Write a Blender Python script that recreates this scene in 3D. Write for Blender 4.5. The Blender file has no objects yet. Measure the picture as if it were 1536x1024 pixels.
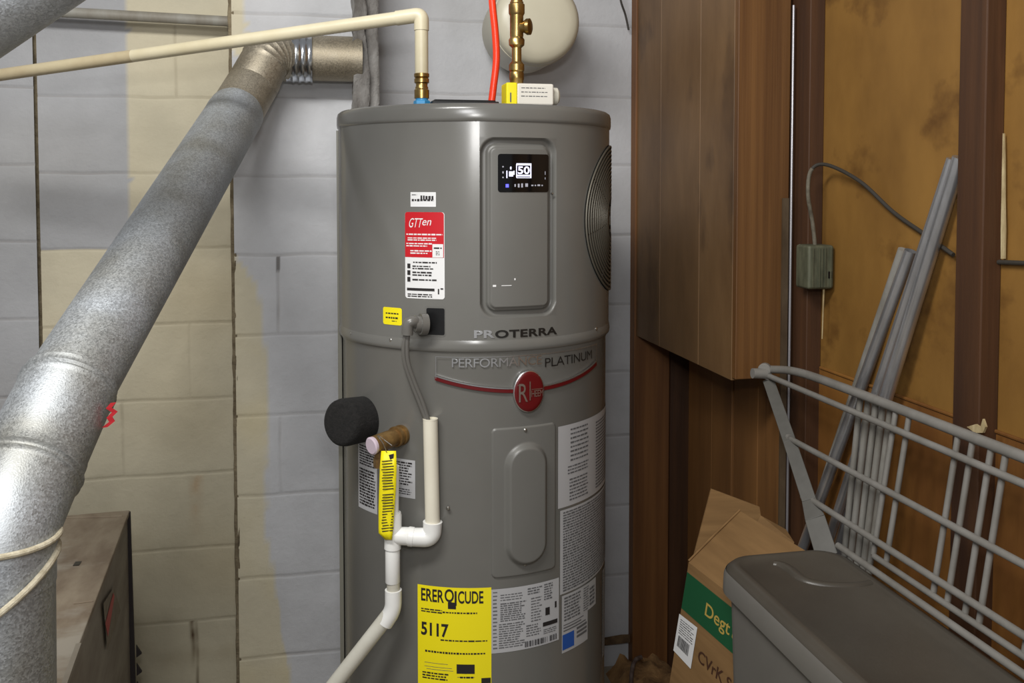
import bpy, math, random
from mathutils import Vector, Matrix, noise
random.seed(7)
C = bpy.context.scene.collection
R = math.radians
# ------------------------------------------------------------ camera maths
F = 1400.0; YAW = R(11.5); PITCH = R(2.4); HOR = 280.0
EYE = Vector((0, 0, 1.42))
SV = math.tan(PITCH) - (512 - HOR) / F            # vertical shift in focal units
fh = Vector((math.sin(YAW), math.cos(YAW), 0))
RIGHT = Vector((math.cos(YAW), -math.sin(YAW), 0))
FWD = fh * math.cos(PITCH) + Vector((0, 0, -1)) * math.sin(PITCH)
UP = RIGHT.cross(FWD)
def ray(px, py):
    return FWD + RIGHT * ((px - 768) / F) + UP * (-(py - 512) / F + SV)
def at_y(px, py, y): d = ray(px, py); return EYE + d * (y / d.y)
def at_x(px, py, x): d = ray(px, py); return EYE + d * (x / d.x)
def at_z(px, py, z): d = ray(px, py); return EYE + d * ((z - EYE.z) / d.z)
def at_d(px, py, dep): return EYE + ray(px, py) * dep
HC = Vector((0.316, 1.949, 0)); HR = 0.2825
D0 = Vector((-HC.x, -HC.y, 0)).normalized(); DR = Vector((-D0.y, D0.x, 0))
def cyl(px, py, r=HR):                             # point of the tank under a pixel -> (theta, z)
    d = ray(px, py); dx, dy = d.x, d.y
    a = dx*dx + dy*dy; b = -2*(dx*HC.x + dy*HC.y); c = HC.x**2 + HC.y**2 - r*r
    disc = b*b - 4*a*c
    t = (-b - math.sqrt(disc))/(2*a) if disc > 0 else -b/(2*a)
    p = EYE + d*t; q = p - HC
    return math.atan2(q.x*DR.x + q.y*DR.y, q.x*D0.x + q.y*D0.y), p.z
def cp(th, z, r=HR):
    v = HC + (D0*math.cos(th) + DR*math.sin(th))*r
    return Vector((v.x, v.y, z))
# ------------------------------------------------------------ mesh helpers
def obj(name, verts, faces, m, parent=None, smooth=False, cols=None):
    me = bpy.data.meshes.new(name)
    me.from_pydata([tuple(v) for v in verts], [], faces)
    if m: me.materials.append(m)
    if smooth:
        for p in me.polygons: p.use_smooth = True
    if cols:
        ca = me.color_attributes.new('paint', 'FLOAT_COLOR', 'POINT')
        for i, c in enumerate(cols): ca.data[i].color = (c[0], c[1], c[2], 1)
    me.update()
    o = bpy.data.objects.new(name, me); C.objects.link(o)
    if parent: attach(o, parent)
    return o
def attach(o, p):
    o.parent = p; o.matrix_parent_inverse = Matrix.Translation(-p.location)
def tag(o, label, cat, group=None):
    o['label'] = label; o['category'] = cat
    if group: o['group'] = group
    return o
def thing(name, label, cat, loc, group=None):
    o = bpy.data.objects.new(name, None); C.objects.link(o); o.location = loc
    o.empty_display_size = .05
    return tag(o, label, cat, group)
def struct(o): o['kind'] = 'structure'; return o
class MB:
    def __init__(s): s.v = []; s.f = []
    def add(s, vs, fs):
        b = len(s.v); s.v += [Vector(v) for v in vs]; s.f += [tuple(i+b for i in f) for f in fs]; return s
    def box(s, c, size, M=None):
        x, y, z = [k/2 for k in size]; c = Vector(c)
        vs = [Vector((i*x, j*y, k*z)) for i in (-1,1) for j in (-1,1) for k in (-1,1)]
        if M: vs = [M @ v for v in vs]
        return s.add([v+c for v in vs], [(0,1,3,2),(4,6,7,5),(0,4,5,1),(2,3,7,6),(0,2,6,4),(1,5,7,3)])
    def hexa(s, a, b):                           # two quads joined
        return s.add(list(a)+list(b), [(0,3,2,1),(4,5,6,7),(0,1,5,4),(1,2,6,5),(2,3,7,6),(3,0,4,7)])
    def tube(s, pts, r, n=16, cap=True, sub=None):
        pts = [Vector(p) for p in pts]; N = len(pts)
        rs = r if isinstance(r, (list, tuple)) else [r]*N
        t = []
        for i in range(N):
            a = pts[min(i+1, N-1)] - pts[max(i-1, 0)]
            t.append(a.normalized() if a.length > 1e-9 else (t[-1] if t else Vector((0,0,1))))
        u = t[0].orthogonal().normalized(); vs = []
        for i in range(N):
            u = (u - t[i]*u.dot(t[i])).normalized(); w = t[i].cross(u)
            vs += [pts[i] + (u*math.cos(k*2*math.pi/n) + w*math.sin(k*2*math.pi/n))*rs[i] for k in range(n)]
        fs = [(i*n+k, i*n+(k+1)%n, (i+1)*n+(k+1)%n, (i+1)*n+k) for i in range(N-1) for k in range(n)]
        if cap: fs += [tuple(range(n-1,-1,-1)), tuple((N-1)*n+k for k in range(n))]
        return s.add(vs, fs)
    def lathe(s, prof, origin, axis, n=32, cap=True):  # prof: (distance along axis, radius)
        a = Vector(axis).normalized(); o = Vector(origin)
        u = a.orthogonal().normalized(); w = a.cross(u); vs = []
        for d, r in prof:
            vs += [o + a*d + (u*math.cos(k*2*math.pi/n)+w*math.sin(k*2*math.pi/n))*r for k in range(n)]
        N = len(prof)
        fs = [(i*n+k, i*n+(k+1)%n, (i+1)*n+(k+1)%n, (i+1)*n+k) for i in range(N-1) for k in range(n)]
        if cap: fs += [tuple(range(n-1,-1,-1)), tuple((N-1)*n+k for k in range(n))]
        return s.add(vs, fs)
    def build(s, name, m, parent=None, smooth=True, bevel=0, angle=35):
        o = obj(name, s.v, s.f, m, parent)
        finish(o, smooth, bevel, angle); return o
def finish(o, smooth=True, bevel=0, angle=35, seg=2):
    if bevel:
        b = o.modifiers.new('bevel', 'BEVEL'); b.width = bevel; b.segments = seg
        b.limit_method = 'ANGLE'; b.angle_limit = R(30); b.harden_normals = False
    if smooth:
        me = o.data
        me.set_sharp_from_angle(angle=R(angle)) if not bevel else None
        for p in me.polygons: p.use_smooth = True
        if bevel:
            w = o.modifiers.new('wn', 'WEIGHTED_NORMAL'); w.keep_sharp = True
def fillet(pts, rad, n=8):
    pts = [Vector(p) for p in pts]; out = [pts[0]]
    for i in range(1, len(pts)-1):
        a, b, c = pts[i-1], pts[i], pts[i+1]
        d1 = (a-b).normalized(); d2 = (c-b).normalized()
        r = min(rad, (a-b).length*.49, (c-b).length*.49)
        p1 = b + d1*r; p2 = b + d2*r
        for k in range(n+1):
            t = k/n; out.append(p1*(1-t)**2 + b*2*t*(1-t) + p2*t*t)
    out.append(pts[-1]); return out
def spline(pts, n=10):
    pts = [Vector(p) for p in pts]; out = []
    P = [pts[0]*2-pts[1]] + pts + [pts[-1]*2-pts[-2]]
    for i in range(1, len(P)-2):
        for k in range(n):
            t = k/n; a, b, c, d = P[i-1], P[i], P[i+1], P[i+2]
            out.append(.5*((2*b)+(c-a)*t+(2*a-5*b+4*c-d)*t*t+(3*b-a-3*c+d)*t**3))
    out.append(pts[-1]); return out
# ------------------------------------------------------------ materials
def S(r, g, b): return tuple(((c/255)/12.92 if c/255 <= .04045 else ((c/255+.055)/1.055)**2.4) for c in (r, g, b))
def mat(name, c1, c2=None, rough=.5, metal=0, scale=(8,8,8), detail=6, bump=0, bscale=None, bdist=.002,
        attr=None, rvar=0, contrast=(.35,.65), emis=None, spec=.5, coat=0, third=None):
    m = bpy.data.materials.new(name); m.use_nodes = True; nt = m.node_tree; N = nt.nodes; L = nt.links
    b = N['Principled BSDF']; b.inputs['Roughness'].default_value = rough; b.inputs['Metallic'].default_value = metal
    b.inputs['Specular IOR Level'].default_value = spec
    b.inputs['Coat Weight'].default_value = coat
    b.inputs['Base Color'].default_value = (*c1, 1)
    if emis: b.inputs['Emission Color'].default_value = (*c1, 1); b.inputs['Emission Strength'].default_value = emis
    tc = N.new('ShaderNodeTexCoord')
    def nz(sc, det, rou=.6):
        mp = N.new('ShaderNodeMapping'); mp.inputs['Scale'].default_value = sc
        L.new(tc.outputs['Object'], mp.inputs['Vector'])
        t = N.new('ShaderNodeTexNoise'); t.inputs['Scale'].default_value = 1; t.inputs['Detail'].default_value = det
        t.inputs['Roughness'].default_value = rou
        L.new(mp.outputs[0], t.inputs['Vector']); return t
    t = None
    if c2 or rvar:
        t = nz(scale, detail)
        r = N.new('ShaderNodeMapRange'); r.inputs['From Min'].default_value = contrast[0]; r.inputs['From Max'].default_value = contrast[1]
        L.new(t.outputs['Fac'], r.inputs['Value'])
    if c2:
        mx = N.new('ShaderNodeMix'); mx.data_type = 'RGBA'
        mx.inputs[6].default_value = (*c1, 1); mx.inputs[7].default_value = (*c2, 1)
        L.new(r.outputs[0], mx.inputs[0]); out = mx.outputs[2]
        if third:                                # (colour, scale, threshold)
            t3 = nz(third[1], 5); r3 = N.new('ShaderNodeMapRange')
            r3.inputs['From Min'].default_value = third[2]; r3.inputs['From Max'].default_value = third[2]+.12
            L.new(t3.outputs['Fac'], r3.inputs['Value'])
            m3 = N.new('ShaderNodeMix'); m3.data_type = 'RGBA'; L.new(out, m3.inputs[6])
            m3.inputs[7].default_value = (*third[0], 1); L.new(r3.outputs[0], m3.inputs[0]); out = m3.outputs[2]
        if attr:
            at = N.new('ShaderNodeAttribute'); at.attribute_name = 'paint'
            mm = N.new('ShaderNodeMix'); mm.data_type = 'RGBA'; mm.blend_type = 'MULTIPLY'; mm.inputs[0].default_value = 1
            L.new(at.outputs['Color'], mm.inputs[6]); L.new(out, mm.inputs[7]); out = mm.outputs[2]
        L.new(out, b.inputs['Base Color'])
    if rvar:
        rr = N.new('ShaderNodeMapRange'); rr.inputs['To Min'].default_value = rough-rvar; rr.inputs['To Max'].default_value = rough+rvar
        L.new(r.outputs[0], rr.inputs['Value']); L.new(rr.outputs[0], b.inputs['Roughness'])
    if bump:
        tb = nz(bscale or scale, 8, .65); bp = N.new('ShaderNodeBump')
        bp.inputs['Strength'].default_value = bump; bp.inputs['Distance'].default_value = bdist
        L.new(tb.outputs['Fac'], bp.inputs['Height']); L.new(bp.outputs[0], b.inputs['Normal'])
    return m
def galv(name, tone, rough=.4):
    m = bpy.data.materials.new(name); m.use_nodes = True; nt = m.node_tree; N = nt.nodes; L = nt.links
    b = N['Principled BSDF']; b.inputs['Metallic'].default_value = .78
    tc = N.new('ShaderNodeTexCoord'); v = N.new('ShaderNodeTexVoronoi'); v.inputs['Scale'].default_value = 430
    nd = N.new('ShaderNodeTexNoise'); nd.inputs['Scale'].default_value = 60
    ad = N.new('ShaderNodeMix'); ad.data_type = 'RGBA'; ad.inputs[0].default_value = .006
    L.new(tc.outputs['Object'], nd.inputs['Vector']); L.new(tc.outputs['Object'], ad.inputs[6]); L.new(nd.outputs['Color'], ad.inputs[7])
    L.new(ad.outputs[2], v.inputs['Vector'])
    r = N.new('ShaderNodeMapRange'); L.new(v.outputs['Color'], r.inputs['Value']); r.inputs['To Min'].default_value = .72; r.inputs['To Max'].default_value = 1.22
    n2 = N.new('ShaderNodeTexNoise'); n2.inputs['Scale'].default_value = 7; n2.inputs['Detail'].default_value = 6
    L.new(tc.outputs['Object'], n2.inputs['Vector'])
    r2 = N.new('ShaderNodeMapRange'); r2.inputs['From Min'].default_value = .35; r2.inputs['From Max'].default_value = .68
    L.new(n2.outputs['Fac'], r2.inputs['Value'])
    mx = N.new('ShaderNodeMix'); mx.data_type = 'RGBA'
    mx.inputs[6].default_value = (*[c for c in tone], 1); mx.inputs[7].default_value = (tone[0]*.62, tone[1]*.58, tone[2]*.50, 1)
    L.new(r2.outputs[0], mx.inputs[0])
    mm = N.new('ShaderNodeMix'); mm.data_type = 'RGBA'; mm.blend_type = 'MULTIPLY'; mm.inputs[0].default_value = 1
    L.new(mx.outputs[2], mm.inputs[6]); L.new(r.outputs[0], mm.inputs[7]); L.new(mm.outputs[2], b.inputs['Base Color'])
    rr = N.new('ShaderNodeMapRange'); L.new(v.outputs['Color'], rr.inputs['Value'])
    rr.inputs['To Min'].default_value = rough-.08; rr.inputs['To Max'].default_value = rough+.14
    L.new(rr.outputs[0], b.inputs['Roughness'])
    bp = N.new('ShaderNodeBump'); bp.inputs['Strength'].default_value = .25; bp.inputs['Distance'].default_value = .0008
    L.new(v.outputs['Distance'], bp.inputs['Height']); L.new(bp.outputs[0], b.inputs['Normal'])
    return m
GREY = S(192,193,196); GREY_DIM = S(168,169,172); CREAM = S(200,192,168)  # left wall's grey is darkened in the paint where less light falls
M = {}
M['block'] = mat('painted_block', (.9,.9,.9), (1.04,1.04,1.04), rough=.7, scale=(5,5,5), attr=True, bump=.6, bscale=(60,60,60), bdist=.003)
M['mortar'] = mat('mortar', S(138,126,102), S(100,88,68), rough=.95, scale=(30,30,30), bump=1, bscale=(60,60,60), bdist=.008)
M['cement'] = mat('cement', S(150,148,145), S(98,94,90), rough=.95, scale=(14,14,7), bump=1, bscale=(45,45,30), bdist=.01)
M['floor'] = mat('concrete_floor', S(158,150,136), S(120,112,98), rough=.9, scale=(5,5,5), bump=.5, bscale=(40,40,40))
M['heater'] = mat('heater_enamel', S(112,111,107), S(106,105,101), rough=.22, scale=(3,3,3), bump=.08, bscale=(90,90,90), bdist=.0004, spec=.55)
M['heater_dark'] = mat('heater_side_trim', S(112,110,100), rough=.45)
M['panel'] = mat('panel_plastic', S(105,104,100), S(100,99,95), rough=.38, scale=(3,3,3), bump=.1, bscale=(400,400,400), bdist=.0004)
M['black'] = mat('black_plastic', S(16,16,17), rough=.35)
M['screen'] = mat('display_glass', S(8,8,10), rough=.1)
M['lit'] = mat('lit_segments', S(225,225,255), emis=1.1)
M['litdim'] = mat('dim_segments', S(150,150,160), emis=.35)
M['litblue'] = mat('blue_indicator', S(90,90,255), emis=1.2)
M['white'] = mat('sticker_white', S(222,222,222), rough=.5)
M['whitegrey'] = mat('sticker_grey', S(172,172,174), rough=.5)
M['ink'] = mat('ink_black', S(32,28,28), rough=.6)
M['inkgrey'] = mat('ink_grey', S(92,92,94), rough=.6)
M['red'] = mat('sticker_red', S(190,22,34), rough=.4)
M['badge'] = mat('badge_red', S(88,6,10), rough=.35)
M['yellow'] = mat('sticker_yellow', S(240,224,16), rough=.5)
M['blue'] = mat('sticker_blue', S(30,80,160), rough=.5)
M['chrome'] = mat('chrome_letters', S(215,215,216), rough=.3, metal=1)
M['chromeshade'] = mat('chrome_letters_shaded', S(46,44,42), rough=.3, metal=.5)  # same chrome lettering, its dark reflection put into the colour
M['gring'] = mat('grille_wire', S(104,100,90), rough=.5, metal=.5)
M['steel'] = mat('steel_screw', S(190,188,182), rough=.3, metal=1)
M['brass'] = mat('brass', S(196,170,112), S(156,128,78), rough=.32, metal=1, scale=(30,30,30))
M['oldbrass'] = mat('aged_brass', S(150,120,74), S(104,78,46), rough=.45, metal=.6, scale=(40,40,40))
M['pvc'] = mat('white_pvc', S(233,233,230), rough=.35)
M['cpvc'] = mat('cream_pvc', S(208,200,174), S(194,184,154), rough=.4, scale=(6,6,6))
M['cpvcold'] = mat('dirty_cream_pipe', S(184,172,142), S(146,124,90), rough=.5, scale=(4,4,4))
M['cpvcwhite'] = mat('pale_cream_pvc', S(226,221,204), S(216,210,192), rough=.4, scale=(6,6,6))
M['pipegrey'] = mat('dirty_pipe', S(150,148,140), S(120,112,98), rough=.6, scale=(12,4,4))
M['discharge'] = mat('greyed_pvc', S(205,203,192), S(186,182,168), rough=.45, scale=(8,8,8))
M['foam'] = mat('black_foam', S(30,28,27), S(12,12,11), rough=.95, scale=(150,150,150), bump=1, bscale=(260,260,260), bdist=.003)
M['pex'] = mat('red_tubing', S(232,58,28), rough=.3)
M['bluefit'] = mat('blue_fitting', S(62,150,205), rough=.4)
M['tank'] = mat('tank_enamel', S(205,199,178), S(196,190,168), rough=.35, scale=(4,4,4))
M['galv'] = galv('galvanised_steel', S(184,189,194), .54)
M['galvdull'] = galv('dull_galvanised_steel', S(172,164,148), .5)
M['galvshine'] = mat('bright_galvanised_collar', S(200,205,212), rough=.22, metal=1)
M['rope'] = mat('cord', S(198,190,168), S(160,150,126), rough=.9, scale=(90,90,90), bump=.6, bscale=(200,200,200))
M['cab'] = mat('dusty_cabinet', S(164,150,130), S(136,120,102), rough=.65, metal=.1, scale=(22,9,9), bump=.4, bscale=(120,60,60), third=(S(180,172,158), (3,5,3), .52))
M['cabside'] = mat('cabinet_side', S(160,152,138), S(134,124,110), rough=.55, metal=.1, scale=(6,6,18), bump=.2, bscale=(60,60,60))
M['cabdark'] = mat('cabinet_edge', S(44,38,40), rough=.6)
M['box_wood'] = mat('panelled_boards', S(124,94,60), S(98,71,42), rough=.5, scale=(10,6,2.2), bump=.25, bscale=(60,60,4), third=(S(78,55,31), (9,4,2.4), .57))
M['box_front'] = mat('grooved_board', S(114,78,40), S(90,58,27), rough=.5, scale=(60,22,.9), bump=.3, bscale=(160,160,3))
M['ply'] = mat('plywood', S(142,104,48), S(114,80,33), rough=.55, scale=(4,5,3), contrast=(.3,.7), bump=.15, bscale=(40,60,8), third=(S(96,64,24), (5,5,6), .53))
M['ply_low'] = mat('lower_plywood', S(140,96,42), S(110,70,30), rough=.55, scale=(5,6,1.6), bump=.2, bscale=(40,60,6), third=(S(78,44,16), (6,6,1.5), .55))
M['stud'] = mat('dark_stud', S(80,50,26), S(60,36,18), rough=.6, scale=(30,30,1.2), bump=.3, bscale=(120,120,6), third=(S(54,32,18), (10,10,1), .58))
M['oldpanel'] = mat('brown_panel', S(134,92,48), S(106,70,34), rough=.6, scale=(18,10,.8), bump=.25, bscale=(90,60,4), third=(S(74,44,22), (9,9,.7), .55))
M['redwood'] = mat('corner_post', S(124,82,42), S(94,58,28), rough=.6, scale=(26,18,.9), bump=.25, bscale=(110,60,5))
M['strip'] = mat('grey_metal_strip', S(170,168,172), rough=.35, metal=.6)
M['zinc'] = mat('zinc_channel', S(100,84,64), S(78,62,44), rough=.6, metal=.3, scale=(20,20,8))
M['conduit'] = mat('conduit', S(205,205,207), S(180,180,182), rough=.3, metal=.85, scale=(20,20,5))
M['paintrod'] = mat('grey_rod', S(150,148,142), S(122,118,110), rough=.55, metal=.2, scale=(20,20,8), bump=.2, bscale=(90,90,40))
M['wire'] = mat('wire_coating', S(128,125,120), S(112,109,103), rough=.45, scale=(15,15,15), bump=.1, bscale=(120,120,120))
M['plate'] = mat('shelf_end_plate', S(92,90,85), S(80,78,73), rough=.5, scale=(15,15,15))
M['cable'] = mat('dark_cable', S(52,48,42), rough=.6)
M['cablegrey'] = mat('grey_cable', S(110,104,90), S(80,74,62), rough=.7, scale=(60,60,60), bump=.5, bscale=(150,150,150))
M['flex'] = mat('grey_flex', S(98,96,92), rough=.28)
M['ebox'] = mat('green_grey_box', S(90,91,72), S(64,66,51), rough=.6, scale=(50,50,16), bump=.4, bscale=(120,120,60))
M['cream'] = mat('cream_wood_splinter', S(196,180,140), S(150,130,92), rough=.8, scale=(60,60,20))
M['card'] = mat('cardboard', S(134,102,62), S(118,88,51), rough=.85, scale=(4,4,60), bump=.1, bscale=(10,10,300))
M['cardin'] = mat('cardboard_inside', S(130,98,58), S(114,84,48), rough=.9, scale=(5,5,5))
M['green'] = mat('printed_green', S(14,78,44), rough=.7)
M['cardink'] = mat('brown_print', S(64,34,14), rough=.8)
M['cardyellow'] = mat('yellow_print', S(176,150,70), rough=.8)
M['bin'] = mat('bin_plastic', S(106,103,98), S(98,95,90), rough=.5, scale=(4,4,4), bump=.15, bscale=(250,250,250), bdist=.0008)
M['lid'] = mat('bin_lid_plastic', S(76,71,63), S(68,63,56), rough=.34, scale=(5,5,5), bump=.25, bscale=(220,220,220), bdist=.001)
M['dirt'] = mat('crumbled_mortar', S(120,98,70), S(76,60,44), rough=1, scale=(40,40,40), bump=1, bscale=(70,70,70), bdist=.01)
M['dirtpale'] = mat('brown_dirt', S(158,122,78), S(120,88,52), rough=1, scale=(30,30,30), bump=.8, bscale=(70,70,70), bdist=.006)
M['carton'] = mat('carton_white', S(218,214,204), rough=.6)
# ------------------------------------------------------------ text
def text_mesh(s, size=1, sx=1, extrude=0, offset=0, spacing=1, align='LEFT'):
    cu = bpy.data.curves.new('t', 'FONT'); cu.body = s; cu.size = size; cu.extrude = extrude; cu.offset = offset
    cu.space_character = spacing; cu.align_x = align; cu.resolution_u = 4
    o = bpy.data.objects.new('t', cu); C.objects.link(o)
    dg = bpy.context.evaluated_depsgraph_get(); me = bpy.data.meshes.new_from_object(o.evaluated_get(dg))
    vs = [Vector((v.co.x*sx, v.co.y, v.co.z)) for v in me.vertices]; fs = [tuple(p.vertices) for p in me.polygons]
    bpy.data.objects.remove(o); bpy.data.curves.remove(cu); bpy.data.meshes.remove(me)
    return vs, fs
def fit_text(s, w, h, extrude=0, offset=0, spacing=1):
    vs, fs = text_mesh(s, 1, 1, 0, offset, spacing)
    x0 = min(v.x for v in vs); x1 = max(v.x for v in vs); y0 = min(v.y for v in vs); y1 = max(v.y for v in vs)
    return [Vector(((v.x-x0)/(x1-x0)*w, (v.y-y0)/(y1-y0)*h, 0)) for v in vs], fs
def words(x0, y0, x1, y1, n, fill=.6, wmin=.003, wmax=.012, ragged=.25, slope=0, rnd=random):
    """rows of word-like bars, as quads in 2-D"""
    out = []; dy = (y1-y0)/n
    for i in range(n):
        y = y1 - (i+.5)*dy; x = x0; lim = x1 - (rnd.random()*ragged*(x1-x0))
        while x < lim:
            w = min(rnd.uniform(wmin, wmax), lim-x)
            hh = dy*fill*.5*rnd.uniform(.7, 1)
            out.append((x, y-hh, x+w, y+hh)); x += w + wmin*.5
    return out
# ------------------------------------------------------------ block walls
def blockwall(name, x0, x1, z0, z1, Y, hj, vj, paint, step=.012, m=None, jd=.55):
    """vertical sheet of painted blocks at Y, joints pressed back; hj: z of bed joints, vj: (x, zlo, zhi, darkness)"""
    def lines(a, b, js):
        L = set(); k = a
        while k < b: L.add(round(k, 4)); k += step
        L.add(round(b, 4))
        for j in js:
            L = {q for q in L if abs(q-j) > .008 or q in (a, b)}
            for d in (-.008, -.0045, -.0018, .0018, .0045, .008):
                if a < j+d < b: L.add(round(j+d, 4))
        return sorted(L)
    xs = lines(x0, x1, [v[0] for v in vj]); zs = lines(z0, z1, hj)
    V = []; Cc = []; nx = len(xs)
    for z in zs:
        for x in xs:
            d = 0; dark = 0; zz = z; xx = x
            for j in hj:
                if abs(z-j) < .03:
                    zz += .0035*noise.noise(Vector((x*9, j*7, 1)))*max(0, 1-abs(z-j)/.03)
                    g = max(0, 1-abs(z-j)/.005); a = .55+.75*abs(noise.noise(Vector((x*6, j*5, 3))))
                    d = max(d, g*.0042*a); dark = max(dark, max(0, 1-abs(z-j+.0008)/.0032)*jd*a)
            for (jx, lo, hi, dk) in vj:
                if lo < z < hi and abs(x-jx) < .02:
                    xx += .003*noise.noise(Vector((z*9, jx*7, 5)))
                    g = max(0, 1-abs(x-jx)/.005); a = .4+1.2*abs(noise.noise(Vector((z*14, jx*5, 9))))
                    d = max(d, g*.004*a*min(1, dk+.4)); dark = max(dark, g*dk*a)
            d += .0025*noise.noise(Vector((x*5, z*5, 7))) + .0009*noise.noise(Vector((x*25, z*25, 2)))
            V.append((xx, Y+d, zz))
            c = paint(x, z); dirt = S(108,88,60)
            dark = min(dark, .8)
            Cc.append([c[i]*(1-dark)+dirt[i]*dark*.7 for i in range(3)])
    Fs = [(j*nx+i, j*nx+i+1, (j+1)*nx+i+1, (j+1)*nx+i) for j in range(len(zs)-1) for i in range(nx-1)]
    return obj(name, V, Fs, m or M['block'], smooth=True, cols=Cc)
def nz2(x, z, s, seed=0): return noise.noise(Vector((x*s, z*s, seed)))
def lerp(a, b, t): return [a[i]*(1-t)+b[i]*t for i in range(3)]
YL = 2.66; YP = 2.43; YB = 2.60
xA = at_y(57, 300, YL).x; xB = at_y(350, 300, YL).x + .0
xPl = at_y(353, 500, YP).x; xPr = at_y(545, 300, YP).x
zl = [at_y(350, q, YL).z for q in (36, 148, 260, 371, 483, 595, 706, 817, 925)]; zl += [zl[-1]-.203, zl[-1]-.406]
za = [at_y(30, q, YL).z for q in (15, 131, 247, 362, 478, 594)]; za += [za[-1]-.203*k for k in (1,2,3,4)]
zp = [at_y(430, q, YP).z for q in (22, 145, 264.5, 382, 501, 621, 740, 863, 982)]; zp += [zp[-1]-.203, zp[-1]-.406]
zb = [at_y(930, q, YB).z for q in (40, 146, 248, 352, 456, 557, 653, 758, 862, 962)]
def xz(px, py, Y): p = at_y(px, py, Y); return p.x, p.z
x195 = xz(195, 200, YL)[0]; z378 = zl[3]
def paintA(x, z): return lerp(GREY_DIM, S(160,159,157), max(0, nz2(x,z,3,4))*.8)
def streak(x, z, px, y0, y1, w, Y, seed):
    sx, s0 = xz(px, y0, Y); _, s1 = xz(px, y1, Y)
    if not (s1 < z < s0): return 0
    k = (s0-z)/(s0-s1); g = max(0, 1-abs(x-sx+.004*nz2(z,0,20,seed))/w)
    return g*(1-k)*(.6+.8*nz2(x,z,30,seed))
def paintB(x, z):
    e = .0015*nz2(x, z, 40, 1)
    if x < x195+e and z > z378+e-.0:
        return lerp(GREY_DIM, S(162,161,160), max(0, nz2(x,z,3,4))*.8)
    c = lerp(CREAM, S(188,176,146), max(0, nz2(x,z,4,8)+.15)*.9)
    c = lerp(c, S(178,134,84), max(0, streak(x,z,293,712,815,.022,YL,11))*.75)
    c = lerp(c, S(90,70,40), max(0, streak(x,z,289,925,1015,.010,YL,12)*1.8 if z < zl[8] else 0))
    c = lerp(c, S(150,135,105), max(0, .5-abs(z-zl[8]+.09)/.09)*max(0,nz2(x,z,14,3)+.2))
    return c
PB = [(383,353),(398,365),(430,388),(500,397),(560,404),(700,402),(790,398),(850,412),(900,421),(960,425),(1000,432),(1060,440)]
PBw = [(xz(a, y, YP)[1], xz(a, y, YP)[0]) for y, a in PB]
def paintP(x, z):
    e = .006*nz2(x, z, 14, 1) + .003*nz2(x,z,50,2)
    b = None
    if z > PBw[0][0]: b = -9
    else:
        b = PBw[-1][1]
        for (za_, xa_), (zb_, xb_) in zip(PBw, PBw[1:]):
            if zb_ <= z <= za_: b = xa_+(xb_-xa_)*(za_-z)/(za_-zb_)
    xt, zt = xz(371, 80, YP)
    if z > zt+e*2 and x < xt+e: b = 9
    t = min(1, max(0, (b-x+e)/.006))
    g = lerp(GREY, S(182,182,184), max(0, nz2(x,z,6,3))*.7)
    c = lerp(g, lerp(CREAM, S(202,190,154), max(0,nz2(x,z,9,5))), t)
    for (px, y0, y1) in ((417,384,410),):
        sx, s0 = xz(px, y0, YP); s1 = xz(px, y1, YP)[1]
        if s1 < z < s0 and abs(x-sx) < .006: c = lerp(c, S(70,66,62), .7)
    return c
def paintBk(x, z): return lerp(GREY, S(180,180,181), max(0, nz2(x,z,5,13)))
xd = lambda px, Y=YL: at_y(px, 500, Y).x
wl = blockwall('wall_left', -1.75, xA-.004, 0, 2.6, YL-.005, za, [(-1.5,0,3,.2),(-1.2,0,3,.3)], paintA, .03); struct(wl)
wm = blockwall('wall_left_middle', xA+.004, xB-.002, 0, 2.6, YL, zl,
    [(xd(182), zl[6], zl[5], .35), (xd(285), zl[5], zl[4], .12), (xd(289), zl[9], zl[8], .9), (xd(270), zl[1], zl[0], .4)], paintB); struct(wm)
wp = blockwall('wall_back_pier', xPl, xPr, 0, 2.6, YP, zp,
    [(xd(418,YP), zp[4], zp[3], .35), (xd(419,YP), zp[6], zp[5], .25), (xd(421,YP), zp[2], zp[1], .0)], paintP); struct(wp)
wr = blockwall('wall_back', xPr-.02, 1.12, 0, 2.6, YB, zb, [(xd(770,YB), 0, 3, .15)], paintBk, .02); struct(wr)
b = MB(); b.box(((-1.75+1.12)/2, YL+.09, 1.3), (2.87, .14, 2.6)); struct(b.build('wall_core', M['mortar'], smooth=False))
# pier core (solid depth behind the pier's face) and rough joints
b = MB(); b.box(((xPl+xPr)/2, (YP+YL)/2+.006, 1.3), (xPr-xPl-.004, YL-YP-.006, 2.6)); struct(b.build('pier_core', M['mortar'], smooth=False))
def rough_strip(name, x0, x1, z0, z1, y0, y1, m, amp=.006, n=3):
    nzs = int((z1-z0)/.012); V = []; Fs = []
    prof = [(x0, y1)] + [(x0+(x1-x0)*k/n, y0) for k in range(n+1)] + [(x1, y1)]
    for i in range(nzs+1):
        z = z0+(z1-z0)*i/nzs
        for k, (x, y) in enumerate(prof):
            V.append((x+amp*noise.noise(Vector((z*22, k*3.1, x*9))), y+(amp*noise.noise(Vector((z*25, k*2.3, 8))) if y == y0 else 0), z))
    w = len(prof)
    for i in range(nzs):
        for k in range(w-1): Fs.append((i*w+k, i*w+k+1, (i+1)*w+k+1, (i+1)*w+k))
    return obj(name, V, Fs, m, smooth=True)
struct(rough_strip('trim_1', xB-.006, xB+.012, 0, 2.6, YL-.004, YL+.02, M['mortar'], .003))
struct(rough_strip('trim_2', xPl-.008, xPl+.004, 0, 2.2, YP+.001, YP+.03, M['mortar'], .003))
xs0 = xz(531, 100, 2.33)[0]; xs1 = xz(567, 100, 2.33)[0]
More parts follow.
